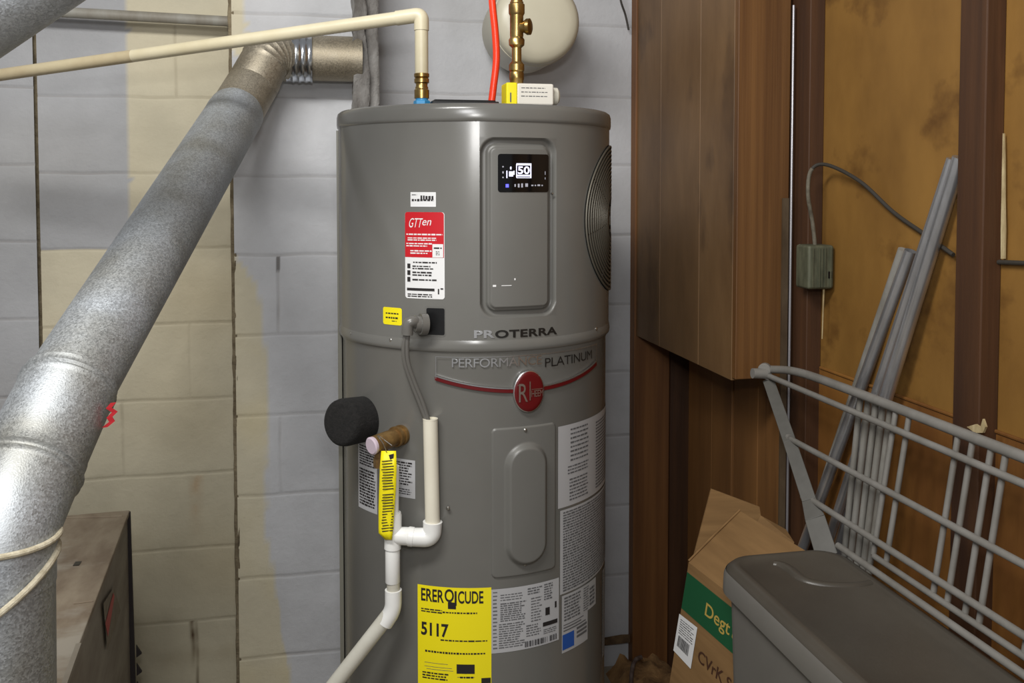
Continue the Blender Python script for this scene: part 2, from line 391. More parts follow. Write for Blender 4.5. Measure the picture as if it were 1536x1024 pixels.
struct(rough_strip('trim_3', xs0, xs1-.026, 0, 2.6, 2.325, YP+.02, M['cement'], .010, 4))
struct(rough_strip('trim_4', xs1-.03, xs1+.003, 0, 2.6, 2.345, YB+.01, M['cement'], .0025, 4))
# floor
struct(obj('floor', [(-1.75,-.6,0),(1.2,-.6,0),(1.2,2.8,0),(-1.75,2.8,0)], [(0,1,2,3)], M['floor']))
# footing with crumbled mortar at the foot of the back wall
def lump(name, x0, x1, y0, y1, z1, m, label=None, parent=None, amp=.02, **k):
    n = 14; V = []; Fs = []
    for j in range(n+1):
        for i in range(n+1):
            x = x0+(x1-x0)*i/n; y = y0+(y1-y0)*j/n
            e = min(i, n-i, j if j < n else n)/3.0; e = min(1, e)
            V.append((x, y, z1*e*(.75+.5*noise.noise(Vector((x*30, y*30, 2))))+amp*e*noise.noise(Vector((x*60, y*60, 5)))))
    for j in range(n):
        for i in range(n): Fs.append((j*(n+1)+i, j*(n+1)+i+1, (j+1)*(n+1)+i+1, (j+1)*(n+1)+i))
    return obj(name, V, Fs, m, parent, smooth=True)
struct(rough_strip('baseboard_back', .62, .9, .075, .10, YB-.02, YB, M['dirt'], .006, 12))
# ------------------------------------------------------------ right timber wall
XS = 1.02; XW = 1.055
b = MB(); zs_ = 1.03
b.box((XW+.006, 1.18, (zs_+2.6)/2), (.012, 2.84, 2.6-zs_)); struct(b.build('wall_right', M['ply'], smooth=False, bevel=.001))
b = MB(); b.box((XW+.004, 1.18, zs_/2-.002), (.014, 2.84, zs_-.004)); struct(b.build('wall_right_lower', M['ply_low'], smooth=False, bevel=.001))
b = MB(); b.box((XW-.003, .9, zs_), (.006, 1.86, .006)); struct(b.build('trim_5', M['ply_low'], smooth=False, bevel=.002))
def stud(y0, y1, n, x0=XS, x1=XW, m='stud'):
    b = MB(); b.box(((x0+x1)/2, (y0+y1)/2, 1.3), (x1-x0, y1-y0, 2.6)); o = b.build(n, M[m], smooth=False, bevel=.002); struct(o); return o
stud(1.833, 1.93, 'trim_6'); stud(1.292, 1.355, 'trim_7'); stud(.70, .763, 'trim_8')
b = MB()                                              # boards under the chase
for i, (a, c) in enumerate(((1.935, 2.06), (2.065, 2.20), (2.205, 2.33), (2.335, 2.50))):
    b.box((XS+.012+.003*(i%2), (a+c)/2, .62), (.02, c-a-.002, 1.24))
struct(b.build('wall_right_boards', M['oldpanel'], smooth=False, bevel=.002))
xc0 = at_y(950, 700, 2.56).x; xc1 = at_y(1003, 700, 2.56).x
b = MB(); b.box(((xc0+xc1)/2, 2.578, 1.3), (xc1-xc0, .04, 2.6)); struct(b.build('trim_9', M['redwood'], smooth=False, bevel=.002))
b = MB(); b.box(((xc1+XW)/2, 2.575, 1.3), (XW-xc1, .05, 2.6)); struct(b.build('trim_10', M['stud'], smooth=False))
# boxed-in chase
XF = .887; YN = 1.90; ZB = .99
ch = thing('timber_chase', 'large brown boarded box fixed high in the corner right of the water heater', 'cabinet', (XF+.06, 2.2, ZB))
ys = [YN, 2.105, 2.37, 2.595]
for i, (a, c) in enumerate(zip(ys, ys[1:])):
    b = MB(); b.box((XF+.009, (a+c)/2+(.009 if i == 0 else 0), (ZB+2.6)/2), (.018, c-a-.0015-(.018 if i == 0 else 0), 2.6-ZB)); b.build('side_board', M['box_wood'], ch, smooth=False, bevel=.0015)
b = MB(); b.box(((XF+XS)/2-.004, YN+.009, (ZB+2.6)/2+.003), (XS-XF-.010, .018, 2.6-ZB-.006)); b.build('front_board', M['box_front'], ch, smooth=False, bevel=.0015)
b = MB(); b.box(((XF+XS)/2, (YN+2.59)/2, ZB+.012), (XS-XF-.04, 2.59-YN-.04, .012)); b.build('bottom_board', M['oldpanel'], ch, smooth=False)
# strip beside the chase
b = MB(); p0 = at_y(1190.5, 8, 1.885); p1 = at_y(1190.5, 840, 1.885)
b.tube([(p0.x, 1.885, p1.z-.3), (p0.x, 1.885, p0.z)], .0028, 10)
st = thing('metal_edging', 'thin grey metal edging strip running down the post beside the boarded box', 'strip', (p0.x, 1.885, p1.z))
b.build('bead', M['strip'], st)
b = MB(); b.box((p0.x-.010, 1.892, (p1.z-.3+1.395)/2), (.014, .006, 1.395-p1.z+.3)); b.build('flange', M['zinc'], st, smooth=False)
# ------------------------------------------------------------ water heater
wh = thing('water_heater', 'tall grey hybrid electric water heater standing against the block wall', 'water heater', (HC.x, HC.y, 0))
ZT = 1.42 + .152; ZSEAM = cyl(715, 520)[1]; RL = HR - .006
def ring_mesh(prof, th0, th1, n, close=False):
    V = []; Fs = []
    for r, z in prof:
        for k in range(n+1): V.append(cp(th0+(th1-th0)*k/n, z, r))
    for i in range(len(prof)-1):
        for k in range(n): Fs.append((i*(n+1)+k, i*(n+1)+k+1, (i+1)*(n+1)+k+1, (i+1)*(n+1)+k))
    return V, Fs
zcap = cyl(712, 181)[1]
PI = math.pi
V, Fs = ring_mesh([(RL,.02),(RL, ZSEAM-.020),(RL+.003,ZSEAM-.012),(HR-.001, ZSEAM-.002)], -PI, PI, 160)
obj('tank_jacket', V, Fs, M['heater'], wh, smooth=True)
V, Fs = ring_mesh([(HR-.0005,ZSEAM-.010),(HR+.0012,ZSEAM-.008),(HR+.0022,ZSEAM-.002),(HR+.0014,ZSEAM+.006),(HR-.0002,ZSEAM+.012)], -PI, PI, 160)
obj('seam_band', V, Fs, M['heater'], wh, smooth=True)
V, Fs = ring_mesh([(HR-.002,zcap-.002),(HR+.0022,zcap),(HR+.0032,zcap+.006),(HR+.003, ZT-.012),(HR+.001, ZT-.005),(HR-.004, ZT-.001),(HR-.012, ZT),(0.001, ZT+.003)], -PI, PI, 160)
obj('top_cap', V, Fs, M['heater'], wh, smooth=True)
# foot ring
V, Fs = ring_mesh([(HR-.03,0),(HR-.02,0),(HR-.02,.022)], -PI, PI, 80); obj('base_ring', V, Fs, M['black'], wh, smooth=True)
# upper shroud with an opening for the control panel
def sdrr(x, y, hx, hy, r):
    qx = abs(x)-hx+r; qy = abs(y)-hy+r
    return math.hypot(max(qx,0), max(qy,0)) + min(max(qx,qy),0) - r
tL = cyl(719.5, 340)[0]; tR = cyl(834.5, 340)[0]; zA = cyl(777, 206)[1]; zB_ = cyl(777, 476)[1]
tc_, zc_ = (tL+tR)/2, (zA+zB_)/2; hx = (tR-tL)/2*HR; hz = (zA-zB_)/2
def panelh(a, c):
    s = -sdrr(a, c, hx, hz, .030)
    if s <= 0: return 0
    def sm(t): t = max(0, min(1, t)); return t*t*(3-2*t)
    h = -.0110*sm(s/.0055)
    h += .0075*sm((s-.0115)/.003)
    h += .0045*sm((s-.0175)/.0025)
    return h
def patch(t0, t1, z0, z1, nt, nzz, hf=None, r=HR):
    V = []; Fs = []
    for j in range(nzz+1):
        z = z0+(z1-z0)*j/nzz
        for i in range(nt+1):
            t = t0+(t1-t0)*i/nt
            V.append(cp(t, z, r+(hf((t-(t0+t1)/2)*HR, z-(z0+z1)/2) if hf else 0)))
    for j in range(nzz):
        for i in range(nt): Fs.append((j*(nt+1)+i, j*(nt+1)+i+1, (j+1)*(nt+1)+i+1, (j+1)*(nt+1)+i))
    return V, Fs
mb = MB()
for (a, c, z0, z1, n) in ((tR, tL+2*PI, ZSEAM, zcap, 140), (tL, tR, ZSEAM, zB_, 20), (tL, tR, zA, zcap, 20)):
    V, Fs = patch(a, c, z0, z1, n, 12); mb.add(V, Fs)
o = mb.build('upper_shroud', M['heater'], wh, angle=60)
V, Fs = patch(tL, tR, zB_, zA, 90, 180, panelh)
pn = obj('control_panel', V, Fs, M['panel'], wh, smooth=True)
def deco(name, polys, m, parent, off=.0006, r=HR, label=None):
    """polys: list of 2-D quads/meshes in (theta,z)"""
    mb = MB()
    for q in polys:
        if isinstance(q, tuple) and len(q) == 4:
            t0, z0, t1, z1 = q; n = max(1, int(abs(t1-t0)/.05))
            V, Fs = patch(t0, t1, z0, z1, n, 1, r=r+off); mb.add(V, Fs)
        else:
            vs, fs = q; mb.add([cp(v[0], v[1], r+off) for v in vs], fs)
    o = mb.build(name, m, parent, angle=60)
    if label: o['label'] = label
    return o
def rrect(t0, z0, t1, z1, rad, n=5, seg=10):
    """rounded rectangle on the tank as a fan of strips, (theta,z)"""
    pts = []; w = (t1-t0)*HR; h = z1-z0
    cols = sorted(set([rad*(1-math.cos(k*PI/2/n)) for k in range(n+1)] + [rad+(w-2*rad)*k/seg for k in range(seg+1)] + [w-rad*(1-math.cos(k*PI/2/n)) for k in range(n+1)]))
    V = []; Fs = []
    for x in cols:
        e = rad-x if x < rad else (x-(w-rad) if x > w-rad else 0)
        d = rad-math.sqrt(max(0, rad*rad-e*e))
        V += [(t0+x/HR, z0+d), (t0+x/HR, z1-d)]
    for i in range(len(cols)-1): Fs.append((2*i, 2*i+2, 2*i+3, 2*i+1))
    return V, Fs
# display
a0, zt = cyl(746.5, 231); a1, _ = cyl(822, 231); _, zb0 = cyl(782, 288); _, zt = cyl(782, 231)
sc = deco('display_screen', [rrect(a0, zb0, a1, zt, .005)], M['screen'], pn, .0022, label='glossy black display screen lit with white figures')
P = lambda px, py: cyl(px, py)
def r4(x0, y0, x1, y1):                              # pixel rectangle -> (theta,z) rectangle
    (a, za1) = P(x0, (y0+y1)/2); (b_, _) = P(x1, (y0+y1)/2); xm = (x0+x1)/2
    return (a, P(xm, y1)[1], b_, P(xm, y0)[1])
deco('lit_readout', [r4(774,245,796,248), r4(774,262,796,264.5), r4(774,266,796,267), r4(794.5,246,796,266), r4(773.5,246,774.6,266),
    r4(763,257,769,264.5), r4(764.5,250,766.5,254), r4(759,256,760.5,267), r4(769.5,256,771,262)], M['lit'], pn, .003, label='white lit figures on the display')
vs, fs = fit_text('50', 1, 1, offset=.02)
q = r4(776, 249.5, 793.5, 261)
deco('lit_number', [([(q[0]+(q[2]-q[0])*v.x, q[1]+(q[3]-q[1])*v.y) for v in vs], fs)], M['lit'], pn, .003)
deco('dim_icons', [r4(771,276,773,280), r4(776,275.5,778.5,281), r4(781,275,783.5,281), r4(787,275,791,280), r4(796,277,799,279), r4(801,277,803,279), r4(805,276.5,809,279), r4(811,277,813,279)], M['litdim'], pn, .003)
deco('dim_icons', [r4(753,249,755,251), r4(753,257,755,260), r4(753,265,755,267)], M['litdim'], pn, .003)
deco('dim_icons', [r4(816,257,817,262), r4(816,266,817,269)], M['litdim'], pn, .003)
deco('blue_indicator', [r4(758,276,762.5,281)], M['litblue'], pn, .003, label='small blue indicator light')
deco('panel_marking', [r4(752,427.5,767,428.6), r4(739,427,744,430), r4(771,417,773,420)], M['white'], pn, .0018)
# screws on the jacket
def screw(px, py, parent, r=HR, s=.0035):
    t, z = cyl(px, py, r); n = (cp(t, z, 1)-cp(t, z, 0)).normalized()
    b = MB(); b.lathe([(-.001,s),(.001,s),(.0022,s*.7),(.0026,.0004)], cp(t, z, r), n, 12); b.build('screw', M['steel'], parent)
for q in ((532,180),(852,170),(527,500),(894,493),(586,510),(672,762)): screw(*q, wh)
screw(828, 290, pn, s=.002)
# access cover
ta, za_ = cyl(737, 640); tb, _ = cyl(836, 640); _, zhi = cyl(787, 640); _, zlo = cyl(787, 864)
ow = (tb-ta)/2*HR; oh = (zhi-zlo)/2
px0, px1 = cyl(757, 750)[0], cyl(822, 750)[0]
ocx = ((px0+px1)/2-(ta+tb)/2)*HR; ohx = (px1-px0)/2*HR; zc1 = (cyl(787,664)[1]+cyl(787,850)[1])/2; ocz = zc1-(zhi+zlo)/2; ohz = (cyl(787,664)[1]-cyl(787,850)[1])/2
def coverh(a, c):
    def sm(t): t = max(0, min(1, t)); return t*t*(3-2*t)
    s = -sdrr(a, c, ow, oh, .010)
    h = RL-HR-.0005 + .0035*sm(s/.0022)
    h += .0105*sm(-sdrr(a-ocx, c-ocz, ohx, ohz, ohx*.98)/.011)
    return h
V, Fs = patch(ta, tb, zlo, zhi, 80, 150, coverh)
ac = obj('access_cover', V, Fs, M['panel'], wh, smooth=True)
screw(788, 645, ac, HR-.003); screw(788, 846, ac, HR-.003)
# fan grille on the right shoulder of the shroud
tg, _ = cyl(876, 330); zg0 = cyl(900, 216)[1]; zg1 = cyl(900, 440)[1]
zg = (cyl(890,222)[1]+cyl(890,436)[1])/2; GR = .150; tcn = tg+GR/HR
gr = thing('x', '', '', (0,0,0)); bpy.data.objects.remove(gr)
def gdisk(rad, off, n=64):
    V = [cp(tcn, zg, HR+off)]; Fs = []
    rings = 8
    for j in range(1, rings+1):
        for k in range(n): a = 2*PI*k/n; V.append(cp(tcn+rad*j/rings*math.cos(a)/HR, zg+rad*j/rings*math.sin(a), HR+off))
    for k in range(n): Fs.append((0, 1+k, 1+(k+1)%n))
    for j in range(rings-1):
        for k in range(n): A = 1+j*n; Fs.append((A+k, A+n+k, A+n+(k+1)%n, A+(k+1)%n))
    return V, Fs
V, Fs = gdisk(GR, .0008)
fg = obj('fan_grille', V, Fs, M['black'], wh, smooth=True); fg['label'] = 'round dark fan grille of concentric wires on the right side'
for i in range(13):
    rad = GR-.003-.0085*i; b = MB()
    b.tube([cp(tcn+rad*math.cos(a)/HR, zg+rad*math.sin(a), HR+.003) for a in [2*PI*k/72 for k in range(73)]], .0021, 8, cap=False)
    b.build('grille_ring', M['gring'], fg)
for i in range(8):
    a = 2*PI*i/8+.2; b = MB()
    b.tube([cp(tcn+r_*math.cos(a)/HR, zg+r_*math.sin(a), HR+.002) for r_ in [.03+.118*k/8 for k in range(9)]], .002, 8); b.build('grille_spoke', M['black'], fg)
# lettering
def ctext(name, s, px0, py0, px1, h_px, m, parent, r=HR, spacing=1, offset=0, label=None):
    (t0, z0) = cyl(px0, py0, r); (t1, _) = cyl(px1, py0, r); h = z0 - cyl(px0, py0+h_px, r)[1]
    vs, fs = fit_text(s, 1, 1, offset=offset, spacing=spacing)
    vv = [(t0+(t1-t0)*v.x, z0-h+h*v.y) for v in vs]
    return deco(name, [(vv, fs)], m, parent, .0012, r, label)
ctext('raised_lettering', 'PR', 711, 495, 742, 12, M['chrome'], wh, spacing=1.05, offset=.03, label='white shining first letters of the upper wordmark')
ctext('raised_lettering', 'OTERRA', 742.5, 495, 835, 12, M['chromeshade'], wh, spacing=1.05, offset=.03, label='chrome letters of the upper wordmark with their dark reflection painted in')
RB = HR-.004
ctext('band_lettering', 'PERFORMANCE', 678, 537, 812, 13.5, M['chrome'], wh, RB, .95, 0)
ctext('band_lettering', 'PLATINUM', 817, 537, 887, 13.5, M['chromeshade'], wh, RB, .95, 0)
# name plate: outline and red sweep
def sweep(name, f0, f1, off, w, m, n=40):
    (t0, z0), (t1, _), = cyl(653, 568, RB), cyl(893, 568, RB)
    V = []; Fs = []
    for k in range(n+1):
        t = t0+(t1-t0)*k/n; z = f0(k/n); V += [cp(t, z-w/2, RB+off), cp(t, z+w/2, RB+off), cp(t, z+w/2, RB+off-.003), cp(t, z-w/2, RB+off-.003)]
    for k in range(n):
        for q in range(4): Fs.append((4*k+q, 4*k+(q+1)%4, 4*k+4+(q+1)%4, 4*k+4+q))
    return obj(name, V, Fs, m, wh, smooth=False)
zl0 = cyl(653, 567, RB)[1]; zm0 = cyl(750, 588, RB)[1]; zr0 = cyl(893, 545, RB)[1]
def q2(t): return zl0*(1-t)*(1-2*t)+zm0*4*t*(1-t)*1.0+zr0*t*(2*t-1) if False else (zl0+(zr0-zl0)*t) - 4*t*(1-t)*(max(.004,(zl0+zr0)/2-zm0))
sweep('red_sweep', q2, None, .003, .0062, M['badge'])
sweep('silver_sweep', lambda t: q2(t)+.0045, None, .0028, .0016, M['chrome'])
tl_, ztop = cyl(654, 534, RB); tr_, _ = cyl(893, 534, RB)
deco('plate_edge', [(tl_, zl0, tl_+.004, ztop), (tl_, ztop-.001, tr_, ztop), (tr_-.003, zr0, tr_, ztop)], M['chrome'], wh, .003, RB)
# oval badge
tb_, zb_ = cyl(792, 586, RB); rbx = .0305; rbz = .039
def bmesh_disc(rx, rz, off0, off1, n=48):
    V = []; Fs = []
    for j, (s_, o_) in enumerate(((1, off0), (1, off1-.001), (.97, off1))):
        for k in range(n): a = 2*PI*k/n; V.append(cp(tb_+rx*s_*math.cos(a)/RB, zb_+rz*s_*math.sin(a), RB+o_))
    for j in range(2):
        for k in range(n): Fs.append((j*n+k, j*n+(k+1)%n, (j+1)*n+(k+1)%n, (j+1)*n+k))
    V2 = len(V); rr = 6
    for j in range(1, rr+1):
        for k in range(n): a = 2*PI*k/n; q = .97*(1-j/rr)+.0001; V.append(cp(tb_+rx*q*math.cos(a)/RB, zb_+rz*q*math.sin(a), RB+off1+.0002))
    for j in range(rr):
        for k in range(n): A = 2*n+j*n; Fs.append((A+k, A+(k+1)%n, A+n+(k+1)%n, A+n+k))
    return V, Fs
V, Fs = bmesh_disc(rbx, rbz, -.001, .0065); bd = obj('badge_rim', V, Fs, M['chrome'], wh, smooth=True)
V, Fs = bmesh_disc(rbx*.95, rbz*.96, .005, .0074); bd = obj('badge', V, Fs, M['badge'], wh, smooth=True); bd['label'] = 'dark red oval maker badge with silver letters'
def btext(s, x0, z0, w, h, off=0):
    vs, fs = fit_text(s, w, h, offset=off)
    return ([(tb_+(x0+v.x)/RB, zb_+z0+v.y) for v in vs], fs)
deco('badge_letters', [btext('R', -.021, -.018, .017, .034), btext('H', .003, -.010, .0065, .012), btext('E', .0105, -.010, .0045, .012), btext('E', .0155, -.010, .0045, .012), btext('M', .0205, -.010, .006, .012),
    (tb_-.0006/RB, zb_-.016, tb_+.0014/RB, zb_+.019), (tb_+.003/RB, zb_+.0035, tb_+.026/RB, zb_+.0045), (tb_-.024/RB, zb_+.013, tb_-.018/RB, zb_+.0138)], M['chrome'], bd, .0088, RB)
# stickers ------------------------------------------------
def quadwords(px0, py0, px1, py1, n, r=HR, **k):
    (t0, z1) = cyl(px0, py0, r); (t1, _) = cyl(px1, py0, r); z0 = cyl(px0, py1, r)[1]
    return [(t0+x0/HR, z0+y0, t0+x1/HR, z0+y1) for (x0, y0, x1, y1) in words(0, 0, (t1-t0)*HR, z1-z0, n, **k)]
s1 = deco('sticker', [rrect(*r4(616,288,654,310), .001)], M['white'], wh, .0006, label='small white rectangular sticker above the red one')
deco('print', quadwords(631,290,652,303,1,wmax=.006)+quadwords(618,297,651,303,1,wmax=.006,ragged=.05)+quadwords(618,291,626,293,1), M['ink'], s1, .0010)
def toph(x0, y0, x1, y1, rad): t0, z0, t1, z1 = r4(x0, y0, x1, y1); return rrect(t0, z0, t1, z1, rad)
s2 = deco('sticker', [toph(608,318,667,448,.005)], M['white'], wh, .0006, label='tall red and white information sticker')
t0, z0, t1, z1 = r4(608,318,667,386)
deco('red_field', [toph(608,318,666,360,.005), (t0, z0, r4(608,318,666,386)[2], z1-.02)], M['red'], s2, .0010)
vs, fs = fit_text('GTT', 1, 1, offset=.0); q = r4(613,327,632,341)
L1_ = [([(q[0]+(q[2]-q[0])*(v.x+.15*v.y), q[1]+(q[3]-q[1])*v.y) for v in vs], fs)]
vs, fs = fit_text('en', 1, 1); q = r4(633,330,646,338); L1_.append(([(q[0]+(q[2]-q[0])*(v.x+.15*v.y), q[1]+(q[3]-q[1])*v.y) for v in vs], fs))
deco('white_print', L1_+quadwords(610,349,664,353,1,ragged=.02)+quadwords(612,355,662,361,2,ragged=.3)+quadwords(610,363,650,370,2)+quadwords(616,374,648,381,2)+[r4(649,366,665,386)], M['white'], s2, .0013)
deco('print', quadwords(620,391,656,395,1,ragged=.05)+quadwords(619,397,655,404,2)+quadwords(619,406,655,414,2)+quadwords(619,417,656,421,1,ragged=.02)
     +[r4(611.5,395,616,402), r4(611.5,405,616,412), r4(611.5,415,616,422), r4(611,432,652,436), r4(657,433,659,441), r4(661,432,665,434)]+quadwords(612,439,650,445,2,ragged=.05)+quadwords(651,370,663,374,1,ragged=0)+quadwords(654,376,660,383,3,wmax=.004), M['ink'], s2, .0013)
s3 = deco('sticker', [toph(575,461,603,487,.004)], M['yellow'], wh, .0006, label='small yellow caution sticker with rounded corners')
deco('print', quadwords(579,467,598,471,1,ragged=.0,wmax=.006)+quadwords(579,473,600,478,1,wmax=.007)+quadwords(588,480,596,482,1), M['ink'], s3, .0010)
# energy label
rl = RL
def r4l(x0, y0, x1, y1):
    (a, _) = cyl(x0, (y0+y1)/2, rl); (b_, _) = cyl(x1, (y0+y1)/2, rl); xm = (x0+x1)/2
    return (a, cyl(xm, y1, rl)[1], b_, cyl(xm, y0, rl)[1])
q = r4l(627,881,737,1060)
s4 = deco('energy_label', [q], M['yellow'], wh, .0006, rl, label='large bright yellow energy label with black lettering')
def ltext(s, x0, y0, x1, y1, off=0):
    q = r4l(x0, y0, x1, y1); vs, fs = fit_text(s, 1, 1, offset=off); return ([(q[0]+(q[2]-q[0])*v.x, q[1]+(q[3]-q[1])*v.y) for v in vs], fs)
def lw(x0, y0, x1, y1, n, **k):
    q = r4l(x0, y0, x1, y1); return [(q[0]+a/HR, q[1]+c, q[0]+b_/HR, q[1]+d) for (a, c, b_, d) in words(0, 0, (q[2]-q[0])*HR, q[3]-q[1], n, **k)]
deco('bold_print', [ltext('ERER', 632,883,666,902,.02), ltext('Q', 667,883,681,906,.02), ltext('I', 682,886,685,908,.02), ltext('CUDE', 687,886,725,905,.02), r4l(672,903,684,913)], M['ink'], s4, .0010, rl)
deco('large_number', [ltext('5117', 632,934,673,954,.03)], M['ink'], s4, .0010, rl)
deco('black_block', [r4l(685,996,712,1010)], M['ink'], s4, .0010, rl)
deco('black_block', [r4l(722,1016,736,1024)], M['ink'], s4, .0010, rl)
deco('small_print', [r4l(632,1034,700,1038)]+lw(632,912,664,919,2,ragged=.05)+lw(664,917,716,921,1,ragged=.02,wmax=.006)+lw(661,959,731,963,1,ragged=.02)
    +lw(638,977,728,982,1,ragged=.02,wmax=.006)+lw(634,1008,682,1020,3)+lw(690,1013,718,1018,1), M['ink'], s4, .0010, rl)
deco('fine_print', [r4l(637,994,672,994.6), r4l(637,1000,678,1000.6), r4l(640,1004,680,1004.6), r4l(686,1015,712,1015.6)], M['inkgrey'], s4, .0010, rl)
# white spec label beside it
q = r4l(737,878,838,973)
s5 = deco('spec_label', [q], M['whitegrey'], wh, .0006, rl, label='white label of small print and bar code beside the yellow energy label')
q5 = q
rs = random.Random(3)
def in5(u0, v0, u1, v1, n, **k):                     # fractions of the label
    W = (q5[2]-q5[0])*HR; H = q5[3]-q5[1]
    return [(q5[0]+a/HR, q5[1]+c, q5[0]+b_/HR, q5[1]+d) for (a, c, b_, d) in words(u0*W, (1-v1)*H, u1*W, (1-v0)*H, n, **k)]
deco('print', in5(.02,.02,.08,.95,16,fill=.35,wmax=.02)+in5(.12,.08,.46,.2,3,fill=.4)+in5(.12,.22,.5,.52,9,fill=.6)+in5(.1,.54,.46,.94,11,fill=.5)+in5(.5,.04,.72,.16,3,fill=.6)+in5(.55,.2,.72,.6,9,fill=.4)
     +in5(.48,.62,.7,.82,5,fill=.5)+in5(.75,.03,.9,.3,7,fill=.6)+in5(.74,.75,.97,.84,3,fill=.5), M['inkgrey'], s5, .0010, rl)
bars = []
W = q5[2]-q5[0]; H = q5[3]-q5[1]
for i in range(46):
    u = .46+.5*i/46
    if rs.random() < .75: bars.append((q5[0]+u*W, q5[1]+.03*H, q5[0]+(u+.004+.005*rs.random())*W, q5[1]+.12*H))
deco('bar_code', bars, M['ink'], s5, .0012, rl)
deco('black_marks', [(q5[0]+.73*W, q5[1]+.29*H, q5[0]+.97*W, q5[1]+.355*H), (q5[0]+.77*W, q5[1]+.46*H, q5[0]+.84*W, q5[1]+.58*H), (q5[0]+.925*W, q5[1]+.54*H, q5[0]+.955*W, q5[1]+.64*H)], M['ink'], s5, .0012, rl)
# labels round the right side
thR = R(86)
def side_label(name, x0, y0, y1, t_end, label, prints, m='whitegrey', pts=None):
    (t0, z1) = cyl(x0, y0, rl); z0 = cyl(x0, y1, rl)[1]
    s = deco(name, [(t0, z0, t_end, z1)], M[m], wh, .0006, rl, label=label)
    W = (t_end-t0)*HR; H = z1-z0
    out = []; 
    for (u0, v0, u1, v1, n, fl, rg) in prints:
        out += [(t0+a/HR, z0+c, t0+b_/HR, z0+d) for (a, c, b_, d) in words(u0*W, (1-v1)*H, u1*W, (1-v0)*H, n, fill=fl, ragged=rg)]
    deco('print', out, M['inkgrey'], s, .0010, rl); return s
side_label('instruction_label', 837, 640, 763, thR, 'upper white wiring label wrapped round the right side', [(.13,.04,.37,.47,8,.45,.1),(.1,.5,.37,.62,3,.5,.1),(.12,.66,.37,.95,7,.5,.1),(.5,.08,.97,.95,22,.6,.15)])
side_label('warning_label', 840, 766, 892, thR, 'dense small print label below the wiring label', [(.03,.02,.97,.98,30,.68,.03)])
side_label('warning_label', 842.5, 894, 936, cyl(893, 900, rl)[0], 'lower label of small print', [(.05,.06,.5,.95,8,.6,.2),(.55,.06,.72,.95,10,.5,.1),(.75,.2,.95,.9,5,.7,.1)])
(t0, z1) = cyl(842.5, 936, rl); t1 = cyl(881, 940, rl)[0]; z0 = cyl(842.5, 980, rl)[1]
s6 = deco('warning_label', [(t0, z0, t1, z1)], M['whitegrey'], wh, .0006, rl, label='stepped foot of the lower label with a blue square')
deco('blue_square', [(t0+.02*(t1-t0), z0+.1*(z1-z0), t0+.42*(t1-t0), z0+.62*(z1-z0))], M['blue'], s6, .0010, rl)
deco('print', [(t0+(t1-t0)*u0, z0+(z1-z0)*v0, t0+(t1-t0)*u1, z0+(z1-z0)*v1) for (u0,v0,u1,v1) in ((.52,.3,.95,.38),(.52,.44,.95,.52),(.52,.58,.95,.66),(.05,.72,.9,.76),(.05,.82,.7,.86),(.05,.92,.8,.95))], M['inkgrey'], s6, .0010, rl)
t0 = cyl(903.5, 850, rl)[0]; z1 = cyl(903.5, 856, rl)[1]; z0 = cyl(903.5, 985, rl)[1]
s7 = deco('narrow_label', [(t0, z0, thR, z1)], M['whitegrey'], wh, .0006, rl, label='narrow white label at the right edge')
deco('print', [(t0+a/HR, z0+c, t0+b_/HR, z0+d) for (a,c,b_,d) in words(.002,.004,(thR-t0)*HR-.002,z1-z0-.004,26,fill=.4)], M['inkgrey'], s7, .0010, rl)
# labels behind the relief valve
q = r4l(538,664,566,766)
s8 = deco('white_label', [q], M['whitegrey'], wh, .0006, rl, label='white label of small print left of the relief valve')
deco('print', lw(540,669,564,700,8,fill=.65)+lw(540,704,564,760,13,fill=.7,ragged=.1), M['ink'], s8, .0010, rl)
q = r4l(585,688,623,745)
s9 = deco('white_label', [q], M['whitegrey'], wh, .0006, rl, label='white label of small print behind the yellow tag')
deco('print', lw(588,691,619,727,9,fill=.6)+lw(588,731,618,741,3,fill=.5), M['ink'], s9, .0010, rl)
# side flange strip running the height on the left
tf = cyl(512.5, 400, HR-.0)[0]
mb = MB(); 
for (r0, r1, ta_, tb2) in ((HR-.004, HR+.004, R(-97), R(-81)),):
    V, Fs = ring_mesh([(r0,.03),(r1,.03),(r1,zcap-.004),(r0,zcap-.004)], ta_, tb2, 10); mb.add(V, Fs)
    for tt in (ta_, tb2):
        mb.add([cp(tt,.03,r0), cp(tt,.03,r1), cp(tt,zcap-.004,r1), cp(tt,zcap-.004,r0)], [(0,1,2,3)])
mb.build('side_channel', M['heater_dark'], wh, smooth=False)
# wiring port
q = r4(640,462,667,502)
port = MB(); V, Fs = rrect(q[0], q[1], q[2], q[3], .003)
b = MB(); n0 = len(V)
b.add([cp(v[0], v[1], HR+.0012) for v in V]+[cp(v[0], v[1], HR-.004) for v in V], Fs)
po = b.build('wiring_port', M['black'], wh, angle=30); po['label'] = 'black square wiring opening'
b = MB(); V, Fs = rrect(q[0]-.012, q[1]-.003, q[2]+.005, q[3]+.003, .005); b.add([cp(v[0], v[1], HR+.0006) for v in V], Fs); b.build('port_frame', M['panel'], wh)
# top: dark opening strip
b = MB(); pA = at_y(632,150,1.80); 
b.box((HC.x-.045, 1.80, ZT+.007), (.13, .05, .010)); b.box((HC.x-.045, 1.80, ZT+.013), (.12, .035, .004))
o = b.build('black_cover', M['black'], wh, smooth=False, bevel=.002); o['label'] = 'black plastic cover strip on top of the heater'
